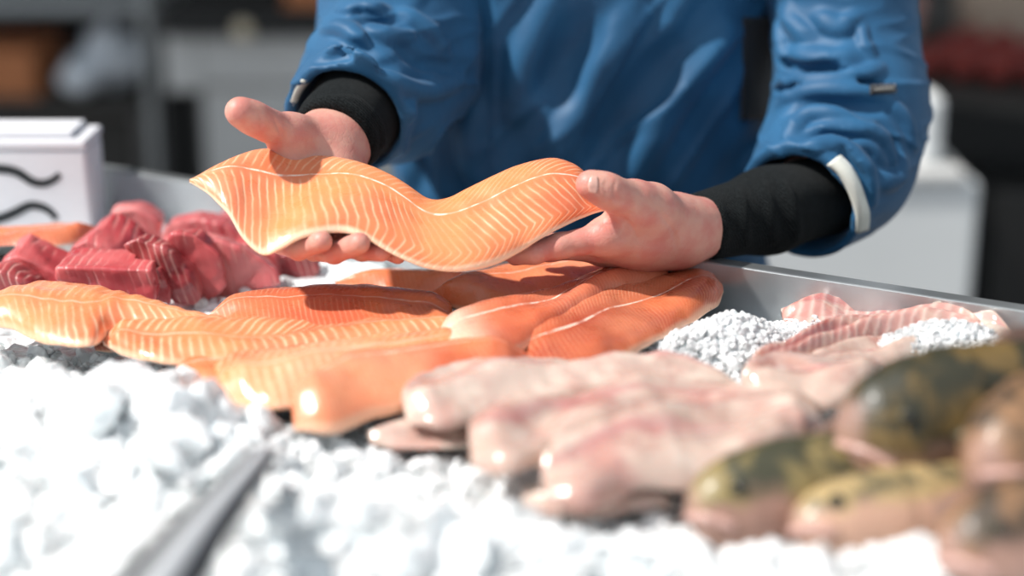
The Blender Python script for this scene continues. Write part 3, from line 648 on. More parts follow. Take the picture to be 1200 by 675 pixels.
# ------------------------------------------------------------------ person
HX = .085
def shoulder(s): return np.array([HX + s * .185, 2.04, .50])
SL = [PY(455, 25, 1.93), PY(420, 125, 1.78), PY(398, 158, 1.71)]                       # elbow and wrist of the arm at the left of the picture
SR = [PY(1005, 150, 1.91), PY(925, 240, 1.762), PY(835, 264, 1.68)]
B = Field((-.32, 1.60, FLOOR), (.50, 2.28, .98), .0085)
for q in (-.07, .07): B.chain([((HX + q, 2.07, .02), .095), ((HX + q, 2.07, .25), .09), ((HX + q * .8, 2.06, .43), .08)], .05)
for s, arm in ((-1, SL), (1, SR)):
    B.seg((HX, 2.06, .44), shoulder(s), .075, .055, .05); B.chain([(shoulder(s), .052), (arm[0], .040), (arm[1], .033), (arm[1] * .35 + arm[2] * .65, .026)], .02)
    B.chain([((HX + s * .09, 2.06, 0), .105), ((HX + s * .11, 2.06, -.42), .062), ((HX + s * .11, 2.08, -.84), .042)], .03); B.seg((HX + s * .11, 2.09, -.87), (HX + s * .12, 1.95, -.875), .035, .028, .02)
B.seg((HX, 2.05, .50), (HX, 2.02, .68), .058, .055, .04); B.ell((HX, 1.99, .78), (.078, .098, .118), .03)
B.ell((HX, 1.96, .71), (.055, .07, .05), .03); B.seg((HX, 1.895, .79), (HX, 1.875, .755), .009, .014, .02)
for s in (-1, 1): B.ell((HX + s * .078, 2.0, .77), (.012, .022, .033), .008); B.ell((HX + s * .03, 1.893, .795), (.013, .008, .008), .008, 'sub'); B.ell((HX + s * .03, 1.902, .795), (.0125, .012, .0125), .004)
B.seg((HX - .02, 1.895, .712), (HX + .02, 1.895, .712), .005, .005, .006)
bV, bF = B.mesh()

def hand_field(lo, hi): return Field(lo, hi, .0017)
# left of the picture: palm up, thumb out, fingers reaching under the fillet and curling up over its near edge
W = PY(392, 165, 1.69)
HL = hand_field((-.30, 1.49, .03), (-.08, 1.84, .29))
HL.chain([(SL[1], .033), (PY(402, 156, 1.72), .033), (PY(394, 162, 1.695), .0335), (PY(384, 168, 1.675), .029)], .01)
HL.chain([(PY(384, 162, 1.70), .024), (PY(372, 176, 1.67), .022)], .01)
mcps = [(342, 232, 1.615, .0145), (362, 240, 1.61, .0145), (386, 244, 1.61, .0140), (408, 244, 1.62, .0125)]
for a in mcps: HL.chain([(PY(385 + (a[0] - 375) * .45, 172, 1.685), .022), (PY(*a[:3]), a[3])], .022)
def finger(F, pts, k=.004): F.chain([(PY(*p[:3]), p[3]) for p in pts], k)
finger(HL, [(*mcps[0][:3], .0125), (330, 284, 1.570, .0112), (350, 292, 1.540, .0104), (377, 283, 1.518, .0100)])
finger(HL, [(*mcps[1][:3], .0125), (368, 292, 1.572, .0112), (392, 296, 1.540, .0106), (421, 285, 1.516, .0102)])
finger(HL, [(*mcps[2][:3], .0118), (402, 288, 1.580, .0108), (424, 293, 1.552, .0102), (447, 295, 1.530, .0094)])
finger(HL, [(*mcps[3][:3], .0105), (428, 284, 1.590, .0094), (448, 292, 1.565, .0088), (466, 300, 1.545, .0078)])
HL.chain([(PY(380, 163, 1.68), .024), (PY(340, 157, 1.64), .0185), (PY(312, 146, 1.615), .0135), (PY(296, 138, 1.60), .0135), (PY(281, 131, 1.59), .0142)], .014)
HL.seg(PY(335, 165, 1.64), PY(345, 215, 1.625), .012, .014, .02)
# creases at the thumb joint and the heel of the hand
def crease(F, pts, r=.0022, depth=.0012): F.folds([(pts, r, -depth)])
crease(HL, [(322, 139), (326, 148), (330, 158)]); crease(HL, [(303, 130), (306, 140), (306, 150)], .0018, .0009)
lV, lF = HL.mesh()
# right of the picture: palm up, thumb pressed over the tail end, fingers stretched under the fillet
HR = hand_field((-.03, 1.52, .0), (.24, 1.74, .22))
HR.chain([(SR[1] * .4 + SR[2] * .6, .029), (SR[2], .0275), (PY(812, 268, 1.66), .0275)], .01)
HR.seg(PY(812, 262, 1.655), PY(790, 258, 1.645), .026, .027, .015); HR.seg(PY(815, 278, 1.665), PY(770, 283, 1.64), .022, .023, .015)
mr = [(706, 279, 1.580, .0165), (700, 288, 1.605, .0160), (706, 294, 1.630, .0150), (716, 294, 1.652, .0135)]
for i, a in enumerate(mr): HR.chain([(PY(790, 272 + i * 3, 1.645 + i * .008), .024), (PY(748, 276 + i * 3, 1.612 + i * .014), .021), (PY(*a[:3]), a[3])], .020)
finger(HR, [(*mr[0][:3], .0150), (656, 288, 1.568, .0118), (626, 296, 1.566, .0106), (604, 300, 1.572, .0094)], .006)
finger(HR, [(*mr[1][:3], .0140), (644, 292, 1.590, .0115), (608, 294, 1.585, .0105), (580, 294, 1.588, .0095)], .006)
finger(HR, [(*mr[2][:3], .0130), (650, 290, 1.615, .011), (614, 290, 1.610, .010), (588, 289, 1.610, .009)], .006)
finger(HR, [(*mr[3][:3], .0120), (670, 286, 1.640, .0098), (642, 284, 1.636, .009), (622, 283, 1.634, .008)], .006)
HR.chain([(PY(795, 262, 1.64), .025), (PY(762, 245, 1.605), .0235), (PY(742, 236, 1.585), .0185), (PY(722, 229, 1.565), .0142), (PY(708, 222, 1.555), .0134), (PY(691, 216, 1.552), .0132)], .014)
HR.seg(PY(742, 245, 1.59), PY(718, 272, 1.585), .013, .014, .02)
crease(HR, [(722, 212), (719, 222), (722, 234)], .0022, .0012); crease(HR, [(712, 209), (709, 219), (711, 230)], .0018, .001); crease(HR, [(716, 210), (714, 220), (716, 231)], .0016, .0008)
crease(HR, [(712, 252), (728, 256), (742, 268), (748, 284)], .0028, .0014); crease(HR, [(775, 252), (790, 272), (792, 290)], .003, .0012); crease(HR, [(705, 262), (716, 266), (724, 278)], .0022, .001)
rV, rF = HR.mesh()
pe = empty('person', (HX, 2.06, FLOOR))
allV = np.vstack([bV, lV, rV]); allF = np.vstack([bF, lF + len(bV), rF + len(bV) + len(lV)])
mesh_obj('body', allV, allF, M['skin'], pe)
tag(pe, 'person in a blue work jacket holding out the salmon fillet on both hands', 'person')

def patch(name, F, A, Bb, mat, parent, n=24, m=8, off=.0016, th=.0012, y0=None, fit=True, uvs=None):
    """a thin strip of cloth lying on a surface between two drawn edges"""
    P, Q = resample(np.array(A, float), n), resample(np.array(Bb, float), n); V = []; ok = None; G0 = []
    for i in range(n):
        for j in range(m):
            a = P[i] + (Q[i] - P[i]) * j / (m - 1); h = F.hit(a[0], a[1], y0)
            if h is None: h = ok if ok is not None else PY(a[0], a[1], y0 or 1.8)
            ok = h; nn = F.nrm(h); G0.append((h, nn))
    for (h, nn) in G0: V.append(h + nn * off)
    for (h, nn) in G0: V.append(h + nn * (off - th - .0025))
    F_ = []; N0 = n * m
    for i in range(n - 1):
        for j in range(m - 1):
            a = i * m + j; F_ += [(a, a + m, a + m + 1, a + 1), (N0 + a, N0 + a + 1, N0 + a + m + 1, N0 + a + m)]
    for i in range(n - 1):
        for j in (0, m - 1): a = i * m + j; F_.append((a, a + m, N0 + a + m, N0 + a))
    for j in range(m - 1):
        for i in (0, n - 1): a = i * m + j; F_.append((a, a + 1, N0 + a + 1, N0 + a))
    o = mesh_obj(name, V, F_, mat, parent)
    bm = bmesh.new(); bm.from_mesh(o.data); bmesh.ops.recalc_face_normals(bm, faces=bm.faces[:]); bm.to_mesh(o.data); bm.free(); return o
o = patch('thumbnail', HR, [(693, 206), (690, 212), (689, 219), (691, 226)], [(700, 207), (701, 213), (701, 220), (699, 227)], M['nail'], pe, 12, 6, .0007, .0004)
o['label'] = 'thumbnail of the hand at the tail end'

def wrinkle(o, along, across, fa, fc, amp, mask=None, seed=0):
    '''small cloth creases running along one direction'''
    me = o.data; n = len(me.vertices); P = np.zeros(n * 3); me.vertices.foreach_get('co', P); P = P.reshape(-1, 3); N = np.zeros(n * 3); me.vertices.foreach_get('normal', N); N = N.reshape(-1, 3)
    W = P + (np.array(o.matrix_parent_inverse.inverted().to_translation()) * 0)
    a = W @ np.array(along, float); c = W @ np.array(across, float); y = W[:, 1]; out = np.zeros(n)
    for i in range(n):
        q = noise.noise(Vector((a[i] * fa + seed, c[i] * fc, y[i] * fa))) + .45 * noise.noise(Vector((a[i] * fa * 2.1, c[i] * fc * 2.2 + seed, y[i] * fa * 2)))
        out[i] = max(0, 1 - abs(q) * 3.2) ** 1.6
    if mask is not None: out *= mask(W)
    P = P + N * (out * amp)[:, None]; me.vertices.foreach_set('co', P.ravel()); me.update()

# jacket body
J = Field((-.30, 1.80, -.32), (.50, 2.30, .62), .0048)
def torso(X, Y, Z):
    a = .232 + .02 * np.clip(-Z, -.2, .3); b = .145
    q = ((np.abs(X - HX) / a) ** 2.5 + (np.abs(Y - 2.055) / b) ** 2.5) ** (1 / 2.5); d = (q - 1) * b
    wv = .003 * np.sin((X * .92 + Z * .42) * 62 + 2.0 * np.sin(Z * 9)) * np.clip((Z + .3) * 3, 0, 1) * np.clip((.62 - Z) * 3, 0, 1)
    return np.maximum(d * .9 - wv * (Y < 2.05), np.maximum(-.27 - Z, Z - .50))
J.apply(torso, (-.3, 1.8, -.32), (.5, 2.3, .62), .01)
J.seg((HX - .14, 2.05, .48), (HX + .14, 2.05, .48), .09, .09, .05); J.seg((HX, 2.05, .54), (HX, 2.03, .60), .075, .07, .03)
J.folds([([(650, -10), (628, 40), (612, 80), (604, 130)], .016, .007), ([(742, 10), (715, 55), (690, 95), (662, 150), (640, 200)], .016, .010), ([(850, 35), (815, 85), (790, 120), (762, 170), (738, 215)], .016, .009),
         ([(510, 115), (512, 160), (520, 200), (530, 240)], .012, .008), ([(478, 130), (482, 170), (478, 215)], .013, .009), ([(560, 130), (548, 180), (560, 220)], .012, .006), ([(800, -5), (770, 60), (745, 110)], .013, .006),
         ([(900, 160), (880, 200), (890, 260)], .012, .006), ([(690, 20), (660, 80), (650, 110)], .02, -.007), ([(780, 60), (740, 120), (700, 180)], .02, -.006),
         ([(581, -10), (580, 60), (579, 140), (578, 220)], .0035, .0028), ([(546, -10), (547, 60), (549, 140), (551, 220)], .0035, .0028)])
jV, jF = J.mesh()
jk = mesh_obj('jacket', jV, jF, M['jacket'], pe); jk['label'] = 'blue work jacket with a buttoned front band'
wrinkle(jk, (-.62, 0, -.78), (.78, 0, -.62), 4, 15, .006, lambda W: np.clip((W[:, 0] + .12) * 8, 0, 1) * np.clip((W[:, 2] + .25) * 8, 0, 1), 3)
patch('side_panel', J, [(868, 20), (868, 60), (867, 100), (866, 140)], [(935, 20), (935, 60), (935, 100), (935, 140)], M['black'], jk, 18, 12, .0065)

def undersleeve(nm, pts, lab):
    lo = np.min([p for p, r in pts], 0) - .08; hi = np.max([p for p, r in pts], 0) + .08; F = Field(lo, hi, .0028); F.chain(pts, .02)
    ax = pts[-1][0] - pts[-2][0]; ax /= np.linalg.norm(ax)
    F.cutplane(pts[-1][0] + ax * .004, ax, .09); F.seg(pts[-1][0] - ax * .008, pts[-1][0] + ax * .04, pts[-1][1] - .005, pts[-1][1] - .005, .002, 'sub')
    return F
UL = undersleeve('L', [(PY(440, 90, 1.84), .050), (PY(421, 128, 1.775), .0480), (PY(400, 152, 1.712), .0425), (PY(392, 162, 1.694), .0405)], '')
UL.folds([([(372, 128), (400, 124), (428, 146), (438, 175)], .006, .002), ([(385, 118), (415, 118), (444, 145), (450, 178)], .006, .002), ([(362, 132), (388, 134), (412, 155), (424, 182)], .005, .0015)])
V, F = UL.mesh(); mesh_obj('undersleeve', V, F, M['knit'], pe)['label'] = 'black knitted cuff around the open-thumbed hand'
UR = undersleeve('R', [(PY(985, 222, 1.82), .046), (PY(900, 247, 1.735), .0425), (PY(822, 266, 1.675), .0355)], '')
UR.folds([([(842, 228), (846, 255), (850, 285)], .005, .0015), ([(866, 218), (872, 250), (876, 285)], .006, .002), ([(892, 210), (902, 240), (908, 282)], .006, .0025), ([(918, 215), (930, 245), (935, 280)], .007, .003)])
V, F = UR.mesh(); mesh_obj('undersleeve', V, F, M['knit'], pe)['label'] = 'long black knitted undersleeve towards the thumbnail hand'

def sleeve(chain_pts, extra, cut_c, rin, strokes, lo, hi, h=.0034):
    strokes = [(a, b * .9, c * 1.25) for a, b, c in strokes]
    F = Field(lo, hi, h); F.chain(chain_pts, .03)
    for e in extra: F.seg(*e)
    F.folds(strokes)
    ax = cut_c - chain_pts[-2][0]; ax = ax / np.linalg.norm(ax); F.cutplane(cut_c, ax, .13)
    F.seg(cut_c - ax * .055, cut_c + ax * .08, rin, rin + .004, .004, 'sub'); return F
cl = PY(405, 142, 1.745)
SLF = sleeve([(np.array([-.085, 2.03, .50]), .085), (PY(470, -60, 1.98), .080), (PY(462, 25, 1.94), .080), (PY(432, 95, 1.83), .068), (PY(402, 148, 1.725), .066)],
             [(PY(490, 85, 1.90), PY(470, 140, 1.83), .062, .045, .04), (PY(500, 20, 1.95), PY(498, 90, 1.93), .055, .05, .04)], cl, .056,
             [([(432, 36), (446, 44), (462, 47), (480, 43)], .009, .007), ([(472, 16), (490, 30), (508, 46), (520, 60)], .010, .008), ([(384, 34), (402, 37), (414, 44), (424, 56)], .009, .008),
              ([(360, 90), (380, 80), (404, 77), (432, 86)], .010, .008), ([(384, 60), (412, 68), (438, 88), (458, 118)], .010, .009), ([(454, 88), (470, 100), (490, 107), (515, 104), (538, 94)], .010, .009),
              ([(343, 112), (365, 98), (392, 92), (420, 100), (445, 120), (460, 148), (466, 186)], .007, .005), ([(400, 5), (425, 16), (450, 12)], .010, .007), ([(350, 100), (385, 84), (425, 92), (452, 112)], .006, -.004),
              ([(470, 60), (495, 72), (520, 78)], .010, -.007), ([(420, 20), (450, 28), (470, 32)], .010, -.007), ([(400, 55), (430, 62), (460, 80)], .009, -.006), ([(370, 72), (395, 66), (410, 68)], .007, -.004), ([(484, 120), (476, 150), (472, 180)], .009, .006)],
             (-.34, 1.62, .0), (.06, 2.16, .60), .003)
V, F = SLF.mesh(); o = mesh_obj('sleeve', V, F, M['jacket'], jk); o['label'] = 'bunched sleeve over the open-thumbed hand'; wrinkle(o, (.95, 0, .25), (-.25, 0, .95), 8, 26, .0035, None, 5)
try: patch('cuff_strap', SLF, [(354, 92), (346, 104), (340, 120)], [(362, 94), (352, 108), (344, 126)], M['strap'], o, 10, 5)
except Exception as ex: print('strap', ex)
cr_ = PY(938, 240, 1.765)
SRF = sleeve([(np.array([.275, 2.04, .50]), .09), (PY(985, -60, 1.98), .088), (PY(992, 62, 1.94), .076), (PY(996, 132, 1.90), .078), (PY(975, 195, 1.84), .078), (PY(925, 250, 1.745), .066)],
             [(PY(1000, 120, 1.90), PY(1000, 190, 1.87), .066, .060, .04)], cr_, .056,
             [([(908, 100), (930, 96), (965, 97), (998, 93), (1030, 80)], .009, .010), ([(913, 122), (935, 112), (965, 108), (1003, 109), (1040, 112)], .009, .010), ([(926, 158), (938, 143), (955, 136), (987, 141), (1008, 150)], .009, .010),
              ([(958, 150), (992, 150), (1028, 162), (1050, 192)], .008, .008), ([(940, 176), (965, 168), (990, 172), (1013, 197), (1024, 235)], .008, .007), ([(1040, 118), (1060, 140), (1070, 172)], .009, .006),
              ([(1010, 30), (1012, 50), (1022, 66)], .006, .005), ([(912, 30), (918, 52), (924, 82)], .008, .006), ([(930, 60), (965, 72), (1000, 66)], .012, .006), ([(910, 110), (950, 104), (1000, 102), (1030, 97)], .007, -.007),
              ([(920, 135), (950, 124), (1000, 126), (1030, 130)], .009, -.008), ([(905, 75), (940, 82), (980, 82)], .009, -.007), ([(985, 178), (1008, 205), (1016, 240)], .006, -.005), ([(1030, 140), (1048, 165), (1056, 200)], .008, -.005),
              ([(945, 160), (975, 158), (1000, 165)], .006, -.005), ([(1030, 215), (1050, 210), (1060, 190)], .010, .005), ([(1000, 170), (1018, 172), (1036, 190)], .006, .005), ([(900, 205), (925, 196), (955, 205), (980, 230), (992, 265)], .005, .003),
              ([(960, 20), (985, 34), (1000, 20)], .010, .006), ([(920, 10), (930, 30), (950, 45)], .010, .006)],
             (.10, 1.62, -.03), (.52, 2.18, .62), .003)
V, F = SRF.mesh(); o = mesh_obj('sleeve', V, F, M['jacket'], jk); o['label'] = 'bunched sleeve with a pale strap and small black tag'; wrinkle(o, (.97, 0, -.2), (.2, 0, .97), 8, 26, .0035, lambda W: .3 + .7 * np.exp(-((W[:, 2] - .17) / .09) ** 2), 9)
patch('cuff_strap', SRF, [(970, 192), (984, 205), (996, 226), (1003, 250), (1003, 272)], [(983, 183), (1000, 200), (1011, 224), (1017, 250), (1016, 268)], M['strap'], o, 26, 6, .0028)
tg = patch('label_tag', SRF, [(1019, 101.5), (1033, 100.5), (1048, 99.5)], [(1020, 111), (1034, 110), (1049, 109)], M['black'], o, 8, 4, .003)
for k in range(7):                                            # the unreadable woven letters of the tag
    x = 1023.5 + k * 3.2
    patch('letter', SRF, [(x, 105.0 - k * .1), (x + 1.9, 104.9 - k * .1)], [(x, 107.8 - k * .1), (x + 1.9, 107.7 - k * .1)], M['letter'], o, 2, 2, .0034, .0003)

# trousers, boots, hair (out of the picture)
T = Field((-.15, 1.85, -.89), (.35, 2.25, .02), .009)
for s in (-1, 1): T.chain([((HX + s * .085, 2.06, -.08), .118), ((HX + s * .11, 2.06, -.42), .080), ((HX + s * .11, 2.08, -.76), .066)], .03)
V, F = T.mesh(); mesh_obj('trousers', V, F, M['trousers'], pe)
for s in (-1, 1):
    T = Field((HX + s * .12 - .1, 1.80, -.905), (HX + s * .12 + .1, 2.22, -.55), .007); T.chain([((HX + s * .11, 2.08, -.62), .060), ((HX + s * .11, 2.09, -.83), .055), ((HX + s * .12, 1.93, -.85), .046)], .02)
    T.cutplane((HX + s * .12, 2.0, -.9), (0, 0, -1), .3); V, F = T.mesh(); mesh_obj('boot', V, F, M['rubber'], pe)
T = Field((HX - .13, 1.85, .68), (HX + .13, 2.18, .95), .006); T.ell((HX, 2.005, .80), (.088, .105, .112), .01); T.ell((HX, 1.90, .745), (.075, .075, .085), .02, 'sub'); V, F = T.mesh(); mesh_obj('hair', V, F, M['hair'], pe)

# ------------------------------------------------------------------ foam box with wave marks
p0 = PZ(108, 268, .0); fy = float(p0[1]) - .005; zt = float(PY(108, 165, fy)[2])
fb = empty('foam_box', (float(p0[0]) - .16, fy + .05, -.012))
x1 = float(p0[0]); x0 = x1 - .34
box('box_body', (x0, fy, -.012), (x1, fy + .085, zt - .012), M['foam'], fb, .004, world=True)
box('lid', (x0 - .002, fy - .001, zt - .011), (x1 + .001, fy + .086, zt), M['foam'], fb, .003, world=True)
xl = float(PY(80, 150, fy)[0]); box('lid_flap', (x0, fy + .012, zt + .0005), (xl, fy + .08, zt + .008), M['foam'], fb, .002, world=True)
for pts in ([(-60, 208), (-30, 198), (0, 198), (20, 202), (38, 213), (52, 215), (64, 210), (70, 204)], [(-60, 252), (-30, 262), (0, 256), (18, 249), (35, 241), (50, 243), (60, 249), (66, 257)]):
    P = resample([PY(a, b, fy - .0006) for a, b in pts], 40); V = []; F = []
    for i, p in enumerate(P):
        t = P[min(i + 1, 39)] - P[max(i - 1, 0)]; t /= np.linalg.norm(t); n_ = np.array([-t[2], 0, t[0]]); wd = .0058 * (1 - .35 * (i / 39) ** 4)
        for s in (-1, 1):
            for d in (0, .0012): V.append(p + n_ * wd * s + np.array([0, d, 0]))
    for i in range(39):
        a, b = i * 4, i * 4 + 4; F += [(a, b, b + 2, a + 2), (a, a + 1, b + 1, b), (a + 2, b + 2, b + 3, a + 3), (a + 1, a + 3, b + 3, b + 1)]
    F += [(0, 2, 3, 1), (156, 157, 159, 158)]
    mesh_obj('wave_mark', V, F, M['ink'], fb, smooth=False)
tag(fb, 'white foam box with two black wave marks at the tray corner', 'box')

# ------------------------------------------------------------------ steel utensil in the front ice
hp = resample([PZ(312, 530, .075), PZ(285, 562, .080), PZ(243, 612, .086), PZ(193, 680, .094), PZ(150, 745, .10)], 30)
uo = empty('ice_scoop', tuple(hp[15]))
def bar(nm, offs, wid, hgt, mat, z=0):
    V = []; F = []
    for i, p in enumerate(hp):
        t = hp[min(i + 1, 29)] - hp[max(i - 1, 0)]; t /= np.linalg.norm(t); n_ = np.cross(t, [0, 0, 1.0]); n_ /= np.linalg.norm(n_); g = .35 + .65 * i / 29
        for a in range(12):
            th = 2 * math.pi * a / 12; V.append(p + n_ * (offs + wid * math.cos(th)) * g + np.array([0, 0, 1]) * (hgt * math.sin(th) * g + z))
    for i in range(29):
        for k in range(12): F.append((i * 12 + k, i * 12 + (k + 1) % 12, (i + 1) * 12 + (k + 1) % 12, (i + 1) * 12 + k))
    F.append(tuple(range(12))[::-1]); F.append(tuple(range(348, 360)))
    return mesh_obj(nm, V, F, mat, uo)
bar('handle', 0, .0125, .009, M['steel_b'], .003)['label'] = 'shiny steel handle'
bar('side_shade', -.0210, .0105, .006, M['ink'], .002)['label'] = 'black grip edge'; bar('side_shade', .0215, .0110, .006, M['ink'], .002)['label'] = 'black grip edge'  # black side strips stand in for the shade along the handle
tag(uo, 'blurred steel utensil handle with shade modelled as dark side strips, stuck in the foreground ice', 'utensil')

# ------------------------------------------------------------------ background stalls
def bgp(px, py, y): return PY(px, py, y)
def bgbox(name, px0, py0, px1, py1, y, dep, mat, parent=None, bev=.01, tofloor=False):
    a = bgp(px0, py0, y); b = bgp(px1, py1, y); z0 = FLOOR if tofloor else min(a[2], b[2])
    return box(name, (a[0], y, z0), (b[0], y + dep, max(a[2], b[2])), M[mat], parent, bev, world=True)
Y1 = 4.6
e = empty('shelf_rack', tuple(bgp(80, 200, Y1)) [:2] + (FLOOR,))
bgbox('shelf', -160, 0, 186, 18, Y1, .6, 'steel_d', e); bgbox('shelf', -160, 118, 165, 134, Y1, .6, 'wood', e)
bgbox('upright', 160, -40, 188, 200, Y1 - .03, .06, 'steel_d', e, .004, True); bgbox('upright', -175, -40, -150, 200, Y1 - .03, .06, 'steel_d', e, .004, True)
bgbox('back_panel', -160, 10, 165, 125, Y1 + .6, .02, 'darkmetal', e)
bgbox('lower_panel', -160, 136, 160, 200, Y1 + .1, .02, 'wood', e, .004, True)
tag(e, 'dim metal storage rack with dark shelves behind the foam box', 'rack')
zs = float(bgp(0, 118, Y1)[2]) 
def crate(px0, px1, py0, y, mat, label, nsl=4):
    a = bgp(px0, py0, y); b = bgp(px1, py0, y); e = empty('produce_crate', ((a[0] + b[0]) / 2, y + .12, zs)); H = a[2] - zs
    bm = bmesh.new(); add_box(bm, (a[0], y, zs), (b[0], y + .3, zs + .01))
    for k in range(nsl):
        z0 = zs + .012 + k * (H - .012) / nsl; z1 = z0 + (H / nsl) * .8
        add_box(bm, (a[0], y, z0), (b[0], y + .012, z1), .002); add_box(bm, (a[0], y + .288, z0), (b[0], y + .3, z1), .002); add_box(bm, (a[0], y, z0), (a[0] + .012, y + .3, z1), .002); add_box(bm, (b[0] - .012, y, z0), (b[0], y + .3, z1), .002)
    for x in (a[0], b[0] - .02):
        for yy in (y + .012, y + .27): add_box(bm, (x, yy, zs), (x + .02, yy + .02, zs + H), .002)
    bm_obj('slatted_frame', bm, M[mat], e, world=True); tag(e, label, 'crate'); return e
crate(-110, 42, 58, Y1 + .05, 'crate', 'orange-brown slatted crate on the dark shelf')
def sack(px, py, rx, rz, y, label, seed):
    c = bgp(px, py, y); c[2] = zs + rz; bm = bmesh.new(); bmesh.ops.create_icosphere(bm, subdivisions=4, radius=1)
    for v in bm.verts:
        q = v.co.copy(); n = noise.noise(q * 1.6 + Vector((seed, 0, 0))) * .28 + noise.noise(q * 5 + Vector((seed, 0, 0))) * .08
        v.co = Vector((c[0] + q.x * rx * (1 + n), y + .12 + q.y * .1 * (1 + n), c[2] + (max(q.z, -.97) + (.12 if abs(q.x) < .25 and q.z > .8 else 0)) * rz * (1 + (n if q.z > -.5 else 0))))
    o = bm_obj('plastic_bag', bm, M['bag'], None, True); tag(o, label, 'bag', 'white bags on the dark shelf')
sack(122, 75, .085, .095, Y1 + .05, 'taller white plastic bag against the steel upright', 1); sack(84, 95, .055, .055, Y1 - .03, 'smaller white plastic bag beside the orange crate', 5)
e = empty('work_table', tuple(bgp(300, 200, 4.4))[:2] + (FLOOR,))
bgbox('worktop', 188, 12, 640, 42, 4.3, .7, 'darkmetal', e); bgbox('front_panel', 232, 42, 640, 100, 4.34, .03, 'grey', e); bgbox('cabinet', 236, 100, 640, 200, 4.36, .6, 'grey', e, .01, True)
bgbox('apron', 190, 42, 236, 108, 4.34, .03, 'grey', e); bgbox('dark_opening', 190, 108, 236, 200, 4.7, .03, 'darkmetal', e, .004, True)
tag(e, 'grey metal work table with a dark top behind the open thumb', 'table')
zt2 = float(bgp(0, 12, 4.3)[2]); 
zs, keep = zt2, zs
crate(330, 470, -40, 4.35, 'crate', 'orange crate standing on the dark work table', 3); zs = keep
c = bgp(282, 38, 4.26); bm = bmesh.new(); bmesh.ops.create_cone(bm, segments=24, radius1=.026, radius2=.022, depth=.02, cap_ends=True); bmesh.ops.rotate(bm, verts=bm.verts[:], matrix=Matrix.Rotation(math.pi / 2, 3, 'X')); bmesh.ops.bevel(bm, geom=bm.edges[:], offset=.003, segments=2, affect='EDGES'); bmesh.ops.translate(bm, verts=bm.verts[:], vec=Vector((c[0], 4.29, c[2])))
kn = bm_obj('table_knob', bm, M['lamp'], None, True, world=True); tag(kn, 'round pale knob shining on the front of the work table', 'knob')
# right: dark stall with produce, white bin
Y2 = 3.7
e = empty('market_stall', tuple(bgp(1180, 200, Y2))[:2] + (FLOOR,), 0)
a = bgp(1088, 128, Y2); zt3 = float(a[2]); xr = float(a[0])
bm = bmesh.new()
def quadbox(bm, x0, y0, x1, y1, dx, z0, z1):
    vs = [bm.verts.new((x, y, z)) for z in (z0, z1) for x, y in ((x0, y0), (x1, y1), (x1 + dx, y1 + .9), (x0 + dx, y0 + .9))]
    for f in ((3, 2, 1, 0), (4, 5, 6, 7), (0, 1, 5, 4), (1, 2, 6, 5), (2, 3, 7, 6), (3, 0, 4, 7)): bm.faces.new([vs[i] for i in f])
quadbox(bm, xr - .02, Y2 + .28, xr + .9, Y2 - .5, .25, zt3 - .03, zt3); bm_obj('stall_top', bm, M['wood'], e, world=True)
bm = bmesh.new(); quadbox(bm, xr, Y2 + .30, xr + .9, Y2 - .46, .25, zt3 - .16, zt3 - .032); bm_obj('skirt', bm, M['darkmetal'], e, world=True)
bx0 = float(bgp(1150, 250, Y2)[0]); box('leg_panel', (bx0, Y2 - .1, FLOOR), (bx0 + .8, Y2 + .6, zt3 - .165), M['darkmetal'], e, .01, world=True)
box('leg', (xr + .02, Y2 + .75, FLOOR), (xr + .08, Y2 + .81, zt3 - .165), M['darkmetal'], e, .005, world=True)
tag(e, 'black market stall table behind the bent elbow', 'table')
bmf = bmesh.new(); bmesh.ops.create_icosphere(bmf, subdivisions=3, radius=.036)
for v in bmf.verts: v.co *= 1 - .25 * math.exp(-((v.co.x ** 2 + v.co.y ** 2) / .0001)) * (v.co.z > 0)
fr0 = bm_obj('red_fruit', bmf, M['redfruit'], None, True); k = 0
tag(fr0, 'dark red fruit in the heap on the black stall', 'fruit', 'red fruit heaped on the stall')
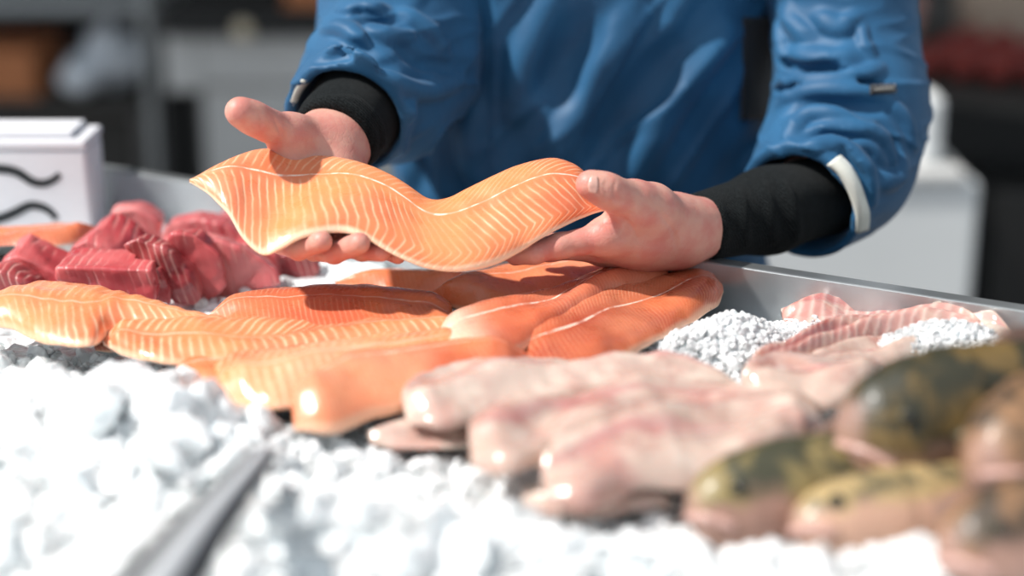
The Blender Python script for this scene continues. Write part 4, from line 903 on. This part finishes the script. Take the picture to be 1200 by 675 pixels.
for row in range(5):
    for cc in range(8):
        o = fr0 if k == 0 else fr0.copy()
        if k: COL.objects.link(o)
        o.location = (xr + .07 + cc * .078 + .02 * random.random() + row * .05, Y2 + .38 + row * .085 - cc * .045, zt3 + .034 ); o.rotation_euler = (random.random(), random.random(), random.random()); k += 1
def tub(x, y, r, h, mat, label, nm='tub'):
    bm = bmesh.new(); bmesh.ops.create_cone(bm, segments=28, radius1=r * .85, radius2=r, depth=h, cap_ends=True)
    t = [f for f in bm.faces if f.normal.z > .9]; rr = bmesh.ops.inset_region(bm, faces=t, thickness=r * .12); bmesh.ops.translate(bm, verts=list({v for f in t for v in f.verts}), vec=(0, 0, -h * .25))
    bmesh.ops.translate(bm, verts=bm.verts[:], vec=(x, y, zt3 + h / 2)); o = bm_obj(nm, bm, M[mat], None, False); tag(o, label, 'tub'); return o
tub(xr + .12, Y2 + .95, .08, .12, 'pink', 'pale pink tub on the stall beside the shoulder of the sleeve'); tub(xr + .42, Y2 + .95, .13, .12, 'beige', 'wide beige tub at the back of the black stall')
e = empty('white_cabinet', tuple(bgp(1030, 300, 3.2))[:2] + (FLOOR,)); a = bgp(880, 190, 3.2); b = bgp(1150, 215, 3.2)
box('cabinet_body', (a[0], 3.2, FLOOR + .04), (b[0], 3.75, b[2]), M['white'], e, .012, world=True); box('cabinet_lid', (a[0] - .01, 3.19, b[2] + .001), (b[0] - .03, 3.60, b[2] + .025), M['grey'], e, .008, world=True)
box('plinth', (a[0] + .03, 3.23, FLOOR), (b[0] - .03, 3.72, FLOOR + .04), M['darkmetal'], e, .002, world=True)
tag(e, 'white chest cabinet behind the steel rim under the sleeve', 'cabinet')
a = bgp(1078, 200, 3.22); b = bgp(1113, 122, 3.22); bm = bmesh.new(); zl = float(PZ(1095, 200, 0)[2])
z0 = float(bgp(1100, 215, 3.2)[2]) + .026
box('white_canister', (a[0], 3.25, z0), (b[0], 3.37, b[2] + .005), M['white'], None, .014); tag(bpy.data.objects['white_canister'], 'small upright white container on the cabinet next to the elbow', 'container')
